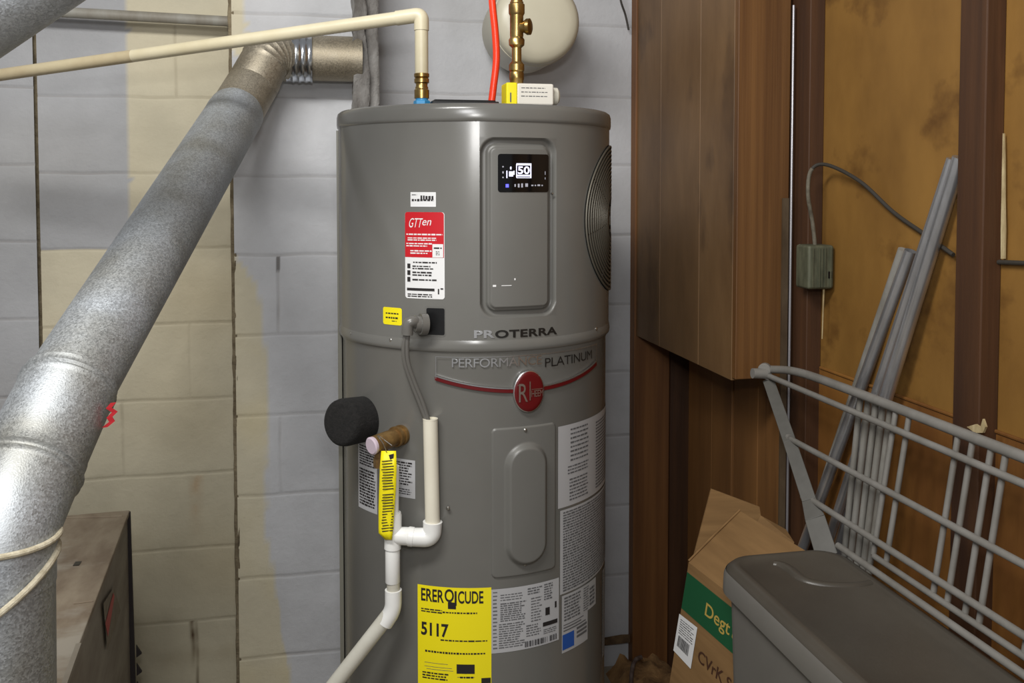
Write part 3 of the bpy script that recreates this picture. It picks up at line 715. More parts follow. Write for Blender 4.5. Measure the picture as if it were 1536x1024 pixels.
# relief valve: brass body leaving the tank
tv, zv = cyl(602, 652, RL); nv = (cp(tv, zv, 1)-cp(tv, zv, 0)).normalized()
vb = cp(tv, zv, RL)
axis = (nv + Vector((-.25,-.05,0))).normalized()
vd = (Vector((-.78,-.55,-.10))).normalized()
b = MB(); b.lathe([(-.002,.019),(.004,.019),(.004,.016),(.012,.016),(.013,.019),(.018,.019)], vb, axis, 24)
rv = b.build('relief_valve', M['oldbrass'], wh); rv['label'] = 'aged brass relief valve'
b = MB(); vs0 = vb+axis*.012
b.tube([vs0, vs0+vd*.02, vs0+vd*.055], [.015,.0165,.0165], 24); b.build('valve_body', M['oldbrass'], rv)
b = MB(); b.lathe([(0,.0155),(.003,.016),(.008,.0165),(.010,.014)], vs0+vd*.052, vd, 24); ve = b.build('valve_cap', mat('pale_cap', S(196,180,192), rough=.4), rv); ve['label'] = 'pale lilac end cap'
vc = vs0+vd*.038
b = MB(); b.tube([vc, vc+Vector((0,0,-.035))], [.0125,.0125], 20); b.tube([vc+Vector((0,0,-.028)), vc+Vector((0,0,-.045))], .0145, 6); b.build('valve_outlet', M['oldbrass'], rv)
# --- discharge pipe
tp = thing('discharge_pipe', 'white plastic relief pipe with tee and elbows hanging in front of the heater', 'pipe', (vc.x, vc.y, vc.z-.05))
dv = (vc-EYE).dot(fh)                                  # keep the pipe in one upright plane facing the room
def dp(px, py): d = ray(px, py); return EYE + d*(dv/d.dot(fh))
pc = dp(590, 800); xcol = 588
rP = .0098*dv/1.6
k = dv/F
b = MB(); b.tube([Vector((vc.x, vc.y, vc.z-.04)), dp(591,700), dp(590,775)], 8.2*k, 20); b.build('riser', M['pvc'], tp)
b = MB(); b.tube([dp(590,768), dp(590,772), dp(589,822)], [11.5*k,12.8*k,12.8*k], 24); b.tube([dp(592,803), dp(612,804), dp(613,804), dp(620,805)], [13.5*k,13.5*k,14.6*k,14.6*k], 24); b.build('tee', M['pvc'], tp)
b = MB(); b.tube(fillet([dp(612,805), dp(648,806), dp(649,782)], .03, 10), [13.6*k]+[14.2*k]*11+[14.8*k], 24); b.build('elbow', M['pvc'], tp)
b = MB(); b.tube([dp(649,790), dp(645.5,629)], 11.3*k, 24); o = b.build('stub_pipe', M['cpvcwhite'], tp); o['label'] = 'cream plastic upright pipe open at the top'
b = MB(); b.lathe([(0,11.5*k),(.002,11.5*k),(.002,8.5*k),(-.02,8.5*k)], dp(645.5,629), (0,0,1), 24, cap=False); b.build('pipe_rim', M['cpvcwhite'], o)
b = MB(); b.tube([dp(589,823), dp(589,826), dp(589,872), dp(589,873)], [10.8*k,11.3*k,11.3*k,10.8*k], 24); b.build('coupling', M['pvc'], tp)
b = MB(); b.tube([dp(590,868), dp(590,890)], 10*k, 20); b.build('nipple', M['discharge'], tp)
b = MB(); b.tube(fillet([dp(590,884), dp(590,914), dp(577,934)], .02, 8), 12.8*k, 24); b.build('elbow', M['pvc'], tp)
b = MB(); b.tube([dp(583,922), dp(436,1110)], 11.6*k, 24); o = b.build('drain_pipe', M['discharge'], tp); o['label'] = 'long greyish drain pipe slanting down to the left'
# pipe printing
d_ = (dp(500,1028)-dp(575,932)); nrm = (EYE-dp(540,978)).normalized(); side = d_.normalized().cross(nrm)
b = MB()
for i in range(26):
    if random.random() < .85:
        c0 = dp(568,939)+d_*(i/30)+nrm*12.0*k+side*(-.3*k); w_ = d_.normalized()*.0012; h_ = side*.0022
        b.add([c0-w_-h_, c0+w_-h_, c0+w_+h_, c0-w_+h_], [(0,1,2,3)])
b.build('pipe_print', M['inkgrey'], o, smooth=False)
# yellow tag on the valve
tg0 = dv-.022
def tpnt(px, py, dd=0): d = ray(px, py); return EYE + d*((tg0+dd)/d.dot(fh))
V = []; Fs = []; rowsy = [(676,572,594),(700,570,595),(730,569,594),(760,568,592),(790,568,590),(799,568,589),(809,578,588)]
for y, a, c in rowsy:
    for j in range(5):
        V.append(tpnt(a+(c-a)*j/4, y, .003*math.sin(y*.05)+.002*math.cos(j)))
for i in range(len(rowsy)-1):
    for j in range(4): Fs.append((i*5+j, i*5+j+1, (i+1)*5+j+1, (i+1)*5+j))
tgo = thing('warning_tag', 'long yellow hang tag of small print tied to the brass relief valve', 'tag', tpnt(582,676))
sh = obj('tag_sheet', V, Fs, M['yellow'], tgo, smooth=True); sm_ = sh.modifiers.new('s', 'SOLIDIFY'); sm_.thickness = .0008
b = MB()
for i in range(26):
    y = 690+i*4.2
    if random.random() < .93:
        x0_, x1_ = 572+random.random()*2, 588+random.random()*3
        if y > 795: x0_ += 6
        pts = [tpnt(x0_, y+1, .003*math.sin(y*.05)-.0035+.002), tpnt(x1_, y-.3, .003*math.sin(y*.05)-.0035), tpnt(x1_, y+1.3, .003*math.sin(y*.05)-.0035), tpnt(x0_, y+2.5, .003*math.sin(y*.05)-.0035+.002)]
        b.add(pts, [(0,1,2,3)])
b.add([tpnt(583,682,-.003), tpnt(591,680,-.003), tpnt(590,687,-.003), tpnt(585,689,-.003)], [(0,1,2,3)])
b.build('tag_print', M['ink'], tgo, smooth=False)
b = MB(); b.tube(spline([tpnt(580,678,.0), tpnt(574,664,-.004), vc+Vector((-.006,-.012,.016)), tpnt(588,668,.01)]), .0009, 6); b.build('tie_wire', M['steel'], tgo)
# black foam sleeve
tfm, zfm = cyl(548, 628, RL); base = cp(tfm, zfm, RL)
ctr = at_d(509, 632, 1.0); fd = (base-EYE).dot(fh)
e0 = EYE+ray(546,628)*(fd/ray(546,628).dot(fh)); e1 = EYE+ray(511,634)*((fd-.055)/ray(511,634).dot(fh))
ax = (e1-e0); Lf = ax.length; rf = 35*fd/F
b = MB(); b.lathe([(-.03,rf*.9),(Lf*.0,rf*.97),(Lf*.85,rf),(Lf*.97,rf*.97),(Lf*1.03,rf*.9),(Lf*1.06,rf*.8),(Lf*1.06,.010)], e0, ax, 40)
fo = thing('foam_sleeve', 'black foam insulation stub on the left flank of the water heater', 'insulation', base)
b.build('foam', M['foam'], fo)
b = MB(); b.tube([e0-ax.normalized()*.03, e0+ax.normalized()*(Lf*1.04)], .011, 20); o = b.build('inner_pipe', M['oldbrass'], fo)
# flexible wiring
fw = thing('wiring_whip', 'grey flexible wiring with elbow fitting hanging from the black port', 'cable', cp(cyl(625,485)[0], cyl(625,485)[1], HR))
t_, z_ = cyl(644, 484); c0 = cp(t_, z_, HR+.004); hd = (c0-EYE).dot(fh)
def hp(px, py, dd): d = ray(px, py); return EYE+d*((hd+dd)/d.dot(fh))
b = MB(); b.tube([hp(640,486,-.008), hp(630,486,-.013)], 16*hd/F, 24); b.tube([hp(632,486,-.013), hp(622,486,-.018)], 12.5*hd/F, 24); b.build('locknut', M['flex'], fw)
b = MB(); b.tube(spline([hp(628,486,-.016), hp(619,482,-.026), hp(612,487,-.028), hp(611,502,-.028)]), 8.5*hd/F, 20); b.build('elbow', M['flex'], fw)
end = dp(645.5, 636)
def ed(px, py, t): a = hp(px, py, -.028); d = ray(px, py); q = EYE+d*(dv/d.dot(fh)); return a*(1-t)+q*t
for i, (o1, wdt) in enumerate(((-2.5, .0042), (2.6, .0042), (0.4, .003))):
    b = MB(); b.tube(spline([ed(611+o1*.6,495,0), ed(608+o1,520,.1), ed(610+o1,545,.3), ed(620+o1,575,.6), ed(632+o1,605,.85), ed(641+o1*.6,632,1), ed(643+o1*.4,650,1)]), wdt, 12)
    b.build('wire', M['flex' if i < 2 else 'cable'], fw)
# ------------------------------------------------------------ plumbing above
YC = 1.80
def vertical(px, y0, y1, Y): a = at_y(px, y0, Y); c = at_y(px, y1, Y); return a, c
hpipe = thing('cold_water_pipe', 'cream plastic pipe rising from the blue fitting and running left across the wall', 'pipe', (at_y(632,150,YC).x, YC, ZT))
xk = at_y(632.5, 100, YC).x
ztop_ = at_y(632, 22, YC).z; zbr1 = at_y(632,146,YC).z; zbr0 = at_y(632,104,YC).z
lft = at_d(-60, 121, 2.0)
run = fillet([(xk, YC, zbr0-.01), (xk, YC, ztop_), lft], .022, 8)
mid = at_d(330, 70, 1.93)
b = MB(); b.tube([(xk,YC,zbr0-.01), (xk,YC,ztop_-.028)], .0128, 20); b.build('riser', M['cpvc'], hpipe)
b = MB(); dirl = (lft-Vector((xk,YC,ztop_))).normalized()
b.tube(fillet([Vector((xk,YC,ztop_-.03)), Vector((xk,YC,ztop_)), Vector((xk,YC,ztop_))+dirl*.05], .012, 8), .0142, 20); b.build('elbow', M['cpvc'], hpipe)
pe = Vector((xk,YC,ztop_))+dirl*.045; pm = Vector((xk,YC,ztop_))+dirl*.62
b = MB(); b.tube([pe, pm], .0128, 20); b.build('pipe', M['cpvc'], hpipe)
b = MB(); b.tube([pm, lft], .0128, 20); b.build('pipe', M['cpvcold'], hpipe)
s_ = YC/F*1.0
b = MB(); b.lathe([(0,.0130),(.0,.0142),(.016,.0142),(.018,.0125),(.021,.0125),(.023,.0112),(.028,.0112),(.030,.0142),(.037,.0142),(.039,.0125),(.041,.0145),(.047,.0145),(.048,.012)], (xk,YC,zbr1-.002), (0,0,1), 24)
b.build('brass_coupling', M['brass'], hpipe)
b = MB(); b.lathe([(-.008,.016),(.008,.016),(.010,.013)], (xk,YC,ZT+.004), (0,0,1), 6); b.lathe([(0,.012),(.02,.012)], (xk,YC,ZT+.003), (0,0,1), 20); o = b.build('blue_fitting', M['bluefit'], hpipe)
# upper wall pipe
wpipe = MB(); a_ = at_y(70, 17, 2.60); c_ = at_y(341, 32, 2.60); wpipe.tube([a_-(c_-a_)*.8, c_], .0135, 18); wpipe.lathe([(0,.0155),(.006,.0155),(.007,.012)], c_, c_-a_, 18)
tag(wpipe.build('wall_pipe', M['pipegrey']), 'dirty grey pipe along the top of the left wall behind the cream pipe', 'pipe')
# hot side: brass stack
YH = 1.80; xh = at_y(775, 60, YH).x
bs = thing('brass_pipe_stack', 'upright stack of brass fittings above the white carton', 'pipe fitting', (xh, YH, ZT))
def zy(py): return at_y(775, py, YH).z
def prof(l): return [(zy(py)-zy(128), r*YH*.98/F) for py, r in l]
o_ = (xh, YH, zy(128))
for nm, l in (('lower_union', [(156,10),(121,10.5),(119,11.5),(110,11.5),(108,10.5),(106,12),(97,12),(93,9)]),
              ('reducer', [(95,7.5),(72,7.5),(68,12),(60,12.5),(56,10)]),
              ('tee_body', [(58,9.5),(54,10.5),(24,10.5),(22,11)]),
              ('upper_coupling', [(23,11),(20,12.5),(7,12.5),(5,10.5),(3,10.5)]),
              ('upper_pipe', [(5,9.2),(-60,9.2)])):
    b = MB(); b.lathe(prof(l), o_, (0,0,1), 28); b.build(nm, M['brass'], bs)
b = MB(); cc = at_y(776, 41, YH); b.lathe([(0,.011),(.014,.0115),(.020,.016),(.026,.016),(.028,.012),(.029,.0005)], cc, Vector((.85,-.5,0)), 24); b.build('side_plug', M['brass'], bs)
# red tubing
rt = MB(); YR = 1.83
rt.tube(spline([at_y(733,-90,YR), at_y(738,-2,YR), at_y(743,50,YR), at_y(744.5,90,YR), at_y(740,132,YR), at_y(737,156,YR)]), .0072, 16)
tag(rt.build('red_tube', M['pex']), 'orange-red flexible tube running up from the top of the heater', 'tube')
# small grommet
b = MB(); g0 = at_y(736,150,YR); b.lathe([(0,.02),(.006,.019),(.010,.011)], (g0.x, YR, ZT+.001), (0,0,1), 20); b.build('tube_grommet', M['whitegrey'], wh)
# carton
ct = thing('valve_carton', 'small white carton with a yellow end lying on top of the water heater', 'carton', (at_y(797,150,1.76).x, 1.76, ZT))
a_ = at_y(757, 154, 1.74); c_ = at_y(833, 124, 1.74); zc0 = ZT+.003; zc1_ = c_.z
b = MB(); b.box(((a_.x+.026+c_.x)/2, 1.775, (zc0+zc1_)/2), (c_.x-a_.x-.026, .05, zc1_-zc0-.002)); b.build('carton_body', M['carton'], ct, smooth=True, bevel=.004)
b = MB(); b.box((a_.x+.016, 1.775, (zc0+zc1_)/2), (.022, .0505, zc1_-zc0)); o = b.build('carton_end', M['yellow'], ct, smooth=True, bevel=.003); o['label'] = 'bright yellow end band'
b = MB(); b.lathe([(0,.017),(.02,.017),(.024,.012)], (c_.x-.006, 1.785, (zc0+zc1_)/2), (1,0,0), 24); b.build('rounded_end', mat('clear_cap', S(200,196,182), rough=.25), ct)
b = MB()
for (x0,y0,x1,y1) in words(a_.x+.034, zc0+.014, c_.x-.006, zc1_-.006, 3, fill=.22, wmax=.008): b.add([(x0,1.7495,y0),(x1,1.7495,y0),(x1,1.7495,y1),(x0,1.7495,y1)], [(0,1,2,3)])
b.add([(a_.x+.012,1.7485,zc0+.006),(a_.x+.0145,1.7485,zc0+.006),(a_.x+.0145,1.7485,zc0+.024),(a_.x+.012,1.7485,zc0+.024)], [(0,1,2,3)])
b.build('carton_print', M['inkgrey'], ct, smooth=False)
# expansion tank
YE = 2.30; ec = at_y(808, 30, YE); er = 68*YE*.985/F
et = thing('expansion_tank', 'round cream expansion tank fixed to the wall behind the brass fittings', 'tank', (ec.x, YE+.1, ec.z))
b = MB(); b.lathe([(-.012,.0005),(-.0115,er*.4),(-.009,er*.7),(-.003,er*.86),(.006,er*.95),(.018,er),(.034,er*1.0),(.035,er*1.015),(.05,er*1.015),(.051,er),(.2,er),(.26,er*.8),(.285,er*.3)], (ec.x, YE, ec.z), (0,1,0), 64)
b.build('tank_shell', M['tank'], et)
b = MB(); b.box((ec.x, YE+.29, ec.z), (.06, .03, .12)); b.build('wall_bracket', M['zinc'], et, smooth=False)
b = MB(); cA = at_y(735, -60, 2.5); cB = at_y(737, 62, 2.5)
# thin cable at the top right of the block wall
b = MB(); b.tube(spline([at_y(925,-60,2.56), at_y(930,-5,2.56), at_y(938,22,2.57), at_y(943,45,2.575)]), .003, 8)
tag(b.build('hanging_cable', M['cable']), 'thin dark cable hanging at the top of the wall beside the boarded box', 'cable')
# ------------------------------------------------------------ flue duct
fd_ = thing('vent_duct', 'galvanised metal vent duct rising diagonally from the old cabinet to the wall', 'duct', (-.4, 1.28, .66))
def lin(p, q, n): return [p+(q-p)*(i/n) for i in range(n+1)]
st1 = at_y(536, 89, 2.36); st0 = Vector((at_y(437, 89, 2.36).x, 2.36, st1.z))
RS = .0552
b = MB(); b.tube([Vector((xs0+.02,2.36,st1.z)), st0+Vector((.03,0,0)), st0+Vector((.012,0,0))], [RS,RS,RS], 48, cap=False); o = b.build('wall_stub', M['galvdull'], fd_); o['label'] = 'dull speckled stub entering the wall'
K1 = at_d(388, 112, 2.25); K2 = at_d(144, 500, 1.42); 
ddir = (K2-K1).normalized()
Kb = K1 + ddir*.02
el = fillet([st0+Vector((-.010,0,0)), Vector((at_d(405,92,2.30).x, 2.32, st0.z)), Kb+ddir*.03], .07, 16)
rs_ = [RS+.002+.0012*math.cos(i*2.1) for i in range(len(el))]
b = MB(); b.tube(el, rs_, 48, cap=False); b.build('duct_elbow', M['galvdull'], fd_)
cl_ = []; cr_ = []
for i in range(25):
    t = i/24; cl_.append(st0+Vector((.050-.062*t,0,0))); cr_.append(RS+.0035+.003*max(0, math.cos(t*PI*8))*(1 if t < .9 else .4))
b = MB(); b.tube(cl_, cr_, 48, cap=False); o = b.build('ribbed_collar', M['galvshine'], fd_); o['label'] = 'shiny ribbed collar'
def sect(name, p, q, r0, r1, bead=None, m='galv', n=40, lip=True):
    ps = lin(p, q, n); rr = []
    for i in range(n+1):
        t = i/n; r = r0+(r1-r0)*t
        for bt, w, h in (bead or []):
            r += h*max(0, 1-abs(t-bt)/w)
        rr.append(r)
    b = MB(); b.tube(ps, rr, 56, cap=False); return b.build(name, M[m], fd_, angle=50)
J1 = at_d(352, 172, 2.12); J2 = at_d(102, 582, 1.33); J3 = at_d(38, 715, 1.22)
sect('duct_section', Kb, J1, .0590, .0590, m='galvdull')
sect('duct_section', J1-ddir*.01, J2, .0620, .0620, [(.02,.012,.0015)])
d2 = (J3-J2).normalized()
sect('duct_section', J2-d2*.012, J3, .0650, .0650, [(.08,.02,.0035),(.13,.02,.003)])
J4 = at_d(-4, 806, 1.155); J5 = Vector((J4.x-.004, J4.y, .70))
elp = fillet([J3-d2*.035, J3, J4, J4+Vector((-.001,0,-.06))], .07, 14)
rr_ = [.0665+.004*max(0, 1-abs(i-3)/1.6)+.003*max(0, 1-abs(i-7)/1.5) for i in range(len(elp))]
b = MB(); b.tube(elp, rr_, 56, cap=False); b.build('duct_elbow_segment', M['galv'], fd_, angle=60)
sect('duct_section', J4+Vector((-.001,0,-.045)), J5, .0655, .0655)
# small riveted seam wire + red clips
rc = MB(); zz_ = [at_d(*q, 1.30) for q in ((166,604),(159,612),(168,618),(160,626),(164,632),(153,641))]
zz2 = [p+Vector((.008,-.002,.001)) for p in zz_]; rcv = zz_+zz2
rc.add(rcv+[p+Vector((0,-.0015,0)) for p in rcv], [(i,i+1,i+7,i+6) for i in range(5)]+[(i+12,i+18,i+19,i+13) for i in range(5)]+[(i,i+12,i+13,i+1) for i in range(5)]+[(i+6,i+7,i+19,i+18) for i in range(5)]+[(0,6,18,12),(5,17,23,11)])
tag(rc.build('red_clip', mat('red_scrap', S(160,18,28), rough=.6), smooth=False), 'small crinkled red plastic scrap stuck on the edge of the metal duct', 'clip')
# cords round the duct
def hoop(name, c, nrm, r, rad, label, grp):
    nrm = Vector(nrm).normalized(); u = nrm.orthogonal().normalized(); w = nrm.cross(u); b = MB(); 
    b.tube([c+(u*math.cos(a)+w*math.sin(a))*r for a in [2*PI*i/72 for i in range(73)]], rad, 10, cap=False)
    return tag(b.build(name, M['rope']), label, 'cord')
hoop('cord', at_d(-4,806,1.155), (.03,0,1), .0700, .0038, 'upper cream cord tied level round the duct bend', None)
hc = at_d(-7, 885, 1.155)
b = MB(); pts = []
for i in range(73):
    a = 2*PI*i/72; x, y = math.cos(a)*.071, math.sin(a)*.071
    dcam = (-x*0 - y); pts.append(hc+Vector((x, y, .042*math.cos(a)+.018*math.sin(a))))
b.tube(pts, .0042, 10, cap=False); tag(b.build('cord', M['rope']), 'lower cream cord slung at a slant round the upright duct', 'cord')
# duct in the upper left corner
b = MB(); dq = at_d(-44, 17, 1.3); dw = at_d(78, -66, 1.3)
v_ = (dw-dq); b.tube(lin(dq-v_*3, dw+v_*3, 20), .0705, 56, cap=False)
tag(b.build('overhead_duct', M['galv']), 'bright galvanised duct crossing the upper left corner near the lamp', 'duct')
# ------------------------------------------------------------ old metal cabinet, lower left
fc = at_y(194.5, 764.5, 2.35); zc = fc.z
e_f = Vector((.0715, -.997, 0)); e_l = Vector((-.997, -.0715, 0))
cb = thing('metal_cabinet', 'old dusty brown-grey metal cabinet standing under the duct at lower left', 'cabinet', (fc.x-.4, 1.8, 0))
Lc = 1.35; Wc = .8
def cpt(a, l, z): return fc + e_f*a + e_l*l + Vector((0,0,z-zc))
b = MB(); b.hexa([cpt(0,0,zc-.012), cpt(Lc,0,zc-.012), cpt(Lc,Wc,zc-.012), cpt(0,Wc,zc-.012)], [cpt(0,0,zc), cpt(Lc,0,zc), cpt(Lc,Wc,zc), cpt(0,Wc,zc)])
b.build('top_panel', M['cab'], cb, smooth=False, bevel=.002)
b = MB(); b.hexa([cpt(.004,.004,0), cpt(Lc,.004,0), cpt(Lc,Wc,0), cpt(.004,Wc,0)], [cpt(.004,.004,zc-.012), cpt(Lc,.004,zc-.012), cpt(Lc,Wc,zc-.012), cpt(.004,Wc,zc-.012)])
b.build('side_panel', M['cabside'], cb, smooth=False)
b = MB(); b.hexa([cpt(-.002,-.010,0), cpt(.010,-.010,0), cpt(.010,.006,0), cpt(-.002,.006,0)], [cpt(-.002,-.002,zc-.004), cpt(.010,-.002,zc-.004), cpt(.010,.006,zc-.004), cpt(-.002,.006,zc-.004)])
for i in range(14):
    z = zc-.33-.045*i/1; 
    if z > 0: b.add([cpt(.0,-.010,z), cpt(.0,-.010,z-.03), cpt(.0,-.022,z-.022), cpt(.008,-.010,z), cpt(.008,-.010,z-.03), cpt(.008,-.022,z-.022)], [(0,1,2),(3,5,4),(0,2,5,3),(1,4,5,2)])
b.build('corner_edge', M['cabdark'], cb, smooth=False)
b = MB(); hp0 = at_z(116, 845, zc+.0006); b.box(hp0+Vector((0,0,.0002)), (.012, .020, .0012)); b.build('slot', M['black'], cb, smooth=False)
for (x0,y0,x1,y1) in ((95,777,184,774), (110,905,140,901)):
    b = MB(); p = at_z(x0,y0,zc+.001); q = at_z(x1,y1,zc+.001); b.tube([p,q], .0016, 8); b.build('seam', M['cab'], cb)
# ledge strip near the edge, tag on the side
b = MB(); p = at_z(118,968,zc+.004); q = at_z(60,1130,zc+.004); b.tube([p,q], .006, 4); o = b.build('edge_clip', M['cabside'], cb, smooth=False)
def side_pt(px, py):
    n = Vector((e_l.x, e_l.y, 0)); d = ray(px, py); o = fc - n*.001
    return EYE + d*((o-EYE).dot(n)/d.dot(n))
b = MB(); b.add([side_pt(171,880), side_pt(181,915), side_pt(161,975), side_pt(155,905)], [(0,1,2,3)])
o = b.build('side_label', M['whitegrey'], cb, smooth=False); o['label'] = 'worn pale label with a red stripe'; o.data.materials[0] = mat('worn_label', S(150,140,122), S(130,118,100), rough=.7, scale=(60,60,60))
def side_pt2(px, py):
    n = Vector((e_l.x, e_l.y, 0)); d = ray(px, py); oo = fc - n*.002
    return EYE + d*((oo-EYE).dot(n)/d.dot(n))
b = MB(); b.add([side_pt2(170,888), side_pt2(172,894), side_pt2(162,955), side_pt2(158,935)], [(0,1,2,3)]); b.build('red_stripe', M['red'], o, smooth=False)
# ------------------------------------------------------------ rods against the timber wall
def rod(name, a, b_, r, m, label, grp=None, cat='rod', n=18, hollow=False):
    b = MB(); b.tube([a, b_], r, n); o = tag(b.build(name, M[m]), label, cat, grp); return o
def ext(p, q, z): return q + (q-p)*((z-q.z)/(q.z-p.z))
def rodpx(x0, y0, X0, x1, y1, X1, zend):
    p = at_x(x0, y0, X0); q = at_x(x1, y1, X1); return p, ext(p, q, zend)
p, q = rodpx(1366, 376, 1.022, 1201, 830, .955, .02); cd1 = thing('metal_conduit', 'shorter silver conduit with open top end, front one leaning on the plywood', 'pipe', q)
b = MB(); b.tube([p, q], .0105, 20, cap=False); b.build('tube', M['conduit'], cd1)
b = MB(); b.tube([p-(p-q).normalized()*.012, q], .0085, 20); b.build('bore', M['zinc'], cd1)
p, q = rodpx(1355, 374, 1.040, 1245, 700, 1.02, .5); rod('metal_channel', p, q, .0095, 'paintrod', 'dull grey channel just behind the shorter silver conduit', None, 'pipe')
p, q = rodpx(1440, 236, 1.040, 1256, 833, 1.0, .03); rod('metal_conduit', p, q, .0125, 'conduit', 'tallest bright silver conduit whose upper end goes behind the dark stud', None, 'pipe')
p, q = rodpx(1428, 238, 1.036, 1268, 733, .985, .25); rod('metal_conduit', p, q, .009, 'conduit', 'slimmer silver conduit hugging the left of the tallest one', None, 'pipe')
for i, (xt, xb, X) in enumerate(((1287,1266,.958),(1299,1276,.966),(1310,1286,.958),(1321,1296,.966),(1332,1305,.958))):
    p, q = rodpx(xt+4, 592+i*5, X+.008, xb, 835+i*3, X, .1)
    rod('grey_rod', p, q, .0056 + .0006*(i%2), 'paintrod', 'dull grey upright rod in the bundle of five behind the wire shelf', 'grey rods in the bundle behind the wire shelf')
# ------------------------------------------------------------ wire shelf
ws = thing('wire_shelf', 'grey coated wire shelf leaning sideways on the bin lid against the timber wall', 'shelf', (.9, 1.4, .79))
RT = {'top': (.950,.386), 'r1': (.935,.4245), 'r2': (.920,.54), 'r3': (.905,.642), 'r4': (.884,.6985), 'r5': (.910,.672)}
def rail(k): x, s = RT[k]; return x, 1.42 - s*1.0205*x
yend = {'top': 1.865, 'r1': 1.85, 'r2': 1.72, 'r3': 1.62, 'r4': 1.47, 'r5': 1.40}
for k, r in (('top',.0085),('r1',.0058),('r2',.0058),('r3',.0058),('r4',.0058),('r5',.0052)):
    x, z = rail(k); b = MB()
    pts = [(x, .75, z), (x, 1.2, z), (x, yend[k], z)]
    if k == 'top': pts = spline([(x,.75,z),(x,1.2,z),(x,1.55,z),(x-.001,1.74,z-.004),(x-.006,1.865,z-.022)], 8)
    b.tube(pts, r, 14); b.build('rail', M['wire'], ws)
xt, zt_ = rail('top'); xb, zb2 = rail('r5')
for i, px in enumerate((1325,1341,1359,1436,1458,1486,1508, 1580,1602)):
    a = at_x(px, 640, xt); y = a.y
    if i == 0: y = at_x(1342, 640, xt).y
    if i == 1: y = at_x(1362, 640, xt).y
    if i == 2: continue
    b = MB(); b.tube([(xt+.002, y, zt_-.004), (xb+.004, y, zb2)], .0048, 12); b.build('cross_wire', M['wire'], ws)
# end plate and hook
def sp(px, py, x): return at_x(px, py, x)
def bar(l, w, name, parent, m, th=.004):
    b = MB(); 
    for (p, q), (w0, w1) in zip(zip(l, l[1:]), zip(w, w[1:])):
        d = (q-p).normalized(); n = Vector((-.45,-.89,0)); s = d.cross(n).normalized()
        b.hexa([p-s*w0, p+s*w0, q+s*w1, q-s*w1], [p-s*w0+n*th, p+s*w0+n*th, q+s*w1+n*th, q-s*w1+n*th])
    return b.build(name, m, parent, smooth=False, bevel=.001)
bar([sp(1152,568,.938), sp(1184,660,.915), sp(1213,748,.899), sp(1222,775,.893), sp(1240,832,.884)], [.0120,.0128,.0135,.0185,.0195], 'end_plate', ws, M['plate'])
b = MB(); h0 = sp(1150,562,.936); b.lathe([(-.004,.014),(.008,.014),(.010,.012)], h0+Vector((-.004,0,.012)), (-.6,-.8,0), 24); b.build('end_eye', M['wire'], ws)
b = MB(); h1 = h0+Vector((-.012,.0,.004)); b.tube([h0+Vector((-.004,-.006,.004)), h0+Vector((-.036,-.006,.006))], .011, 16); b.build('end_cap', M['wire'], ws)
for k in ('r1','r2','r3'):
    x, z = rail(k); b = MB(); b.tube([(x, yend[k]-.012, z), (x-.001, yend[k]+.004, z)], .0095, 14); b.build('weld', M['wire'], ws)
# ------------------------------------------------------------ bin
bn = thing('waste_bin', 'slim grey plastic bin with flat dark lid at the lower right', 'bin', (.785, 1.2, 0))
BX0, BX1, BY1, BY0, BZ = .667, .900, 1.505, .93, .778
def rring(x0, x1, y0, y1, r, n=8):
    pts = []
    for (cx, cy, a0) in ((x1-r, y1-r, 0), (x0+r, y1-r, PI/2), (x0+r, y0+r, PI), (x1-r, y0+r, 1.5*PI)):
        for k in range(n+1): a = a0+PI/2*k/n; pts.append((cx+r*math.cos(a), cy+r*math.sin(a)))
    return pts
def loft(levels):
    b = MB(); V = []; n = None
    for (ins, z, r) in levels:
        pts = rring(BX0+ins, BX1-ins, BY0+ins, BY1-ins, max(.004, r)); n = len(pts)
        V += [(x, y, z) for x, y in pts]
    Fs = [(i*n+k, i*n+(k+1)%n, (i+1)*n+(k+1)%n, (i+1)*n+k) for i in range(len(levels)-1) for k in range(n)]
    Fs += [tuple((len(levels)-1)*n+k for k in range(n)), tuple(range(n-1,-1,-1))]
    return b.add(V, Fs)
b = loft([(.035,0,.04),(.030,.02,.045),(.010,BZ-.05,.05),(.010,BZ-.045,.05)]); b.build('bin_body', M['bin'], bn)
b = loft([(.006,BZ-.052,.05),(.0,BZ-.050,.056),(-.001,BZ-.046,.056),(0,BZ-.022,.056),(.003,BZ-.010,.054),(.010,BZ-.003,.05),(.018,BZ,.045),(.024,BZ-.001,.042),(.028,BZ-.004,.04)])
lid = b.build('lid', M['lid'], bn, angle=60); 
b = loft([(.0295,BZ-.0045,.04),(.0295,BZ-.004,.04)])
# raised rim band, lighter grey skirt
b = loft([(.0045,BZ-.0525,.052),(-.0018,BZ-.0505,.057),(-.0022,BZ-.046,.057),(-.0014,BZ-.020,.057),(.0012,BZ-.012,.056)]); b.f = b.f[:-2]; b.build('lid_skirt', M['bin'], lid)
# curved step moulded in the lid
def lz(px, py): p = at_z(px, py, BZ-.008); return p
b = MB(); b.tube(spline([lz(1160,848), lz(1170,850), lz(1184,857), lz(1200,870), lz(1218,877), lz(1250,881), lz(1285,881), lz(1308,877)]), [.001]+[.0085+.0025*math.exp(-((i-22)/14)**2) for i in range(69)]+[.001], 12)
b.build('moulded_ridge', M['lid'], lid)
b = MB(); q0 = loft([(.0,0,0.01)])
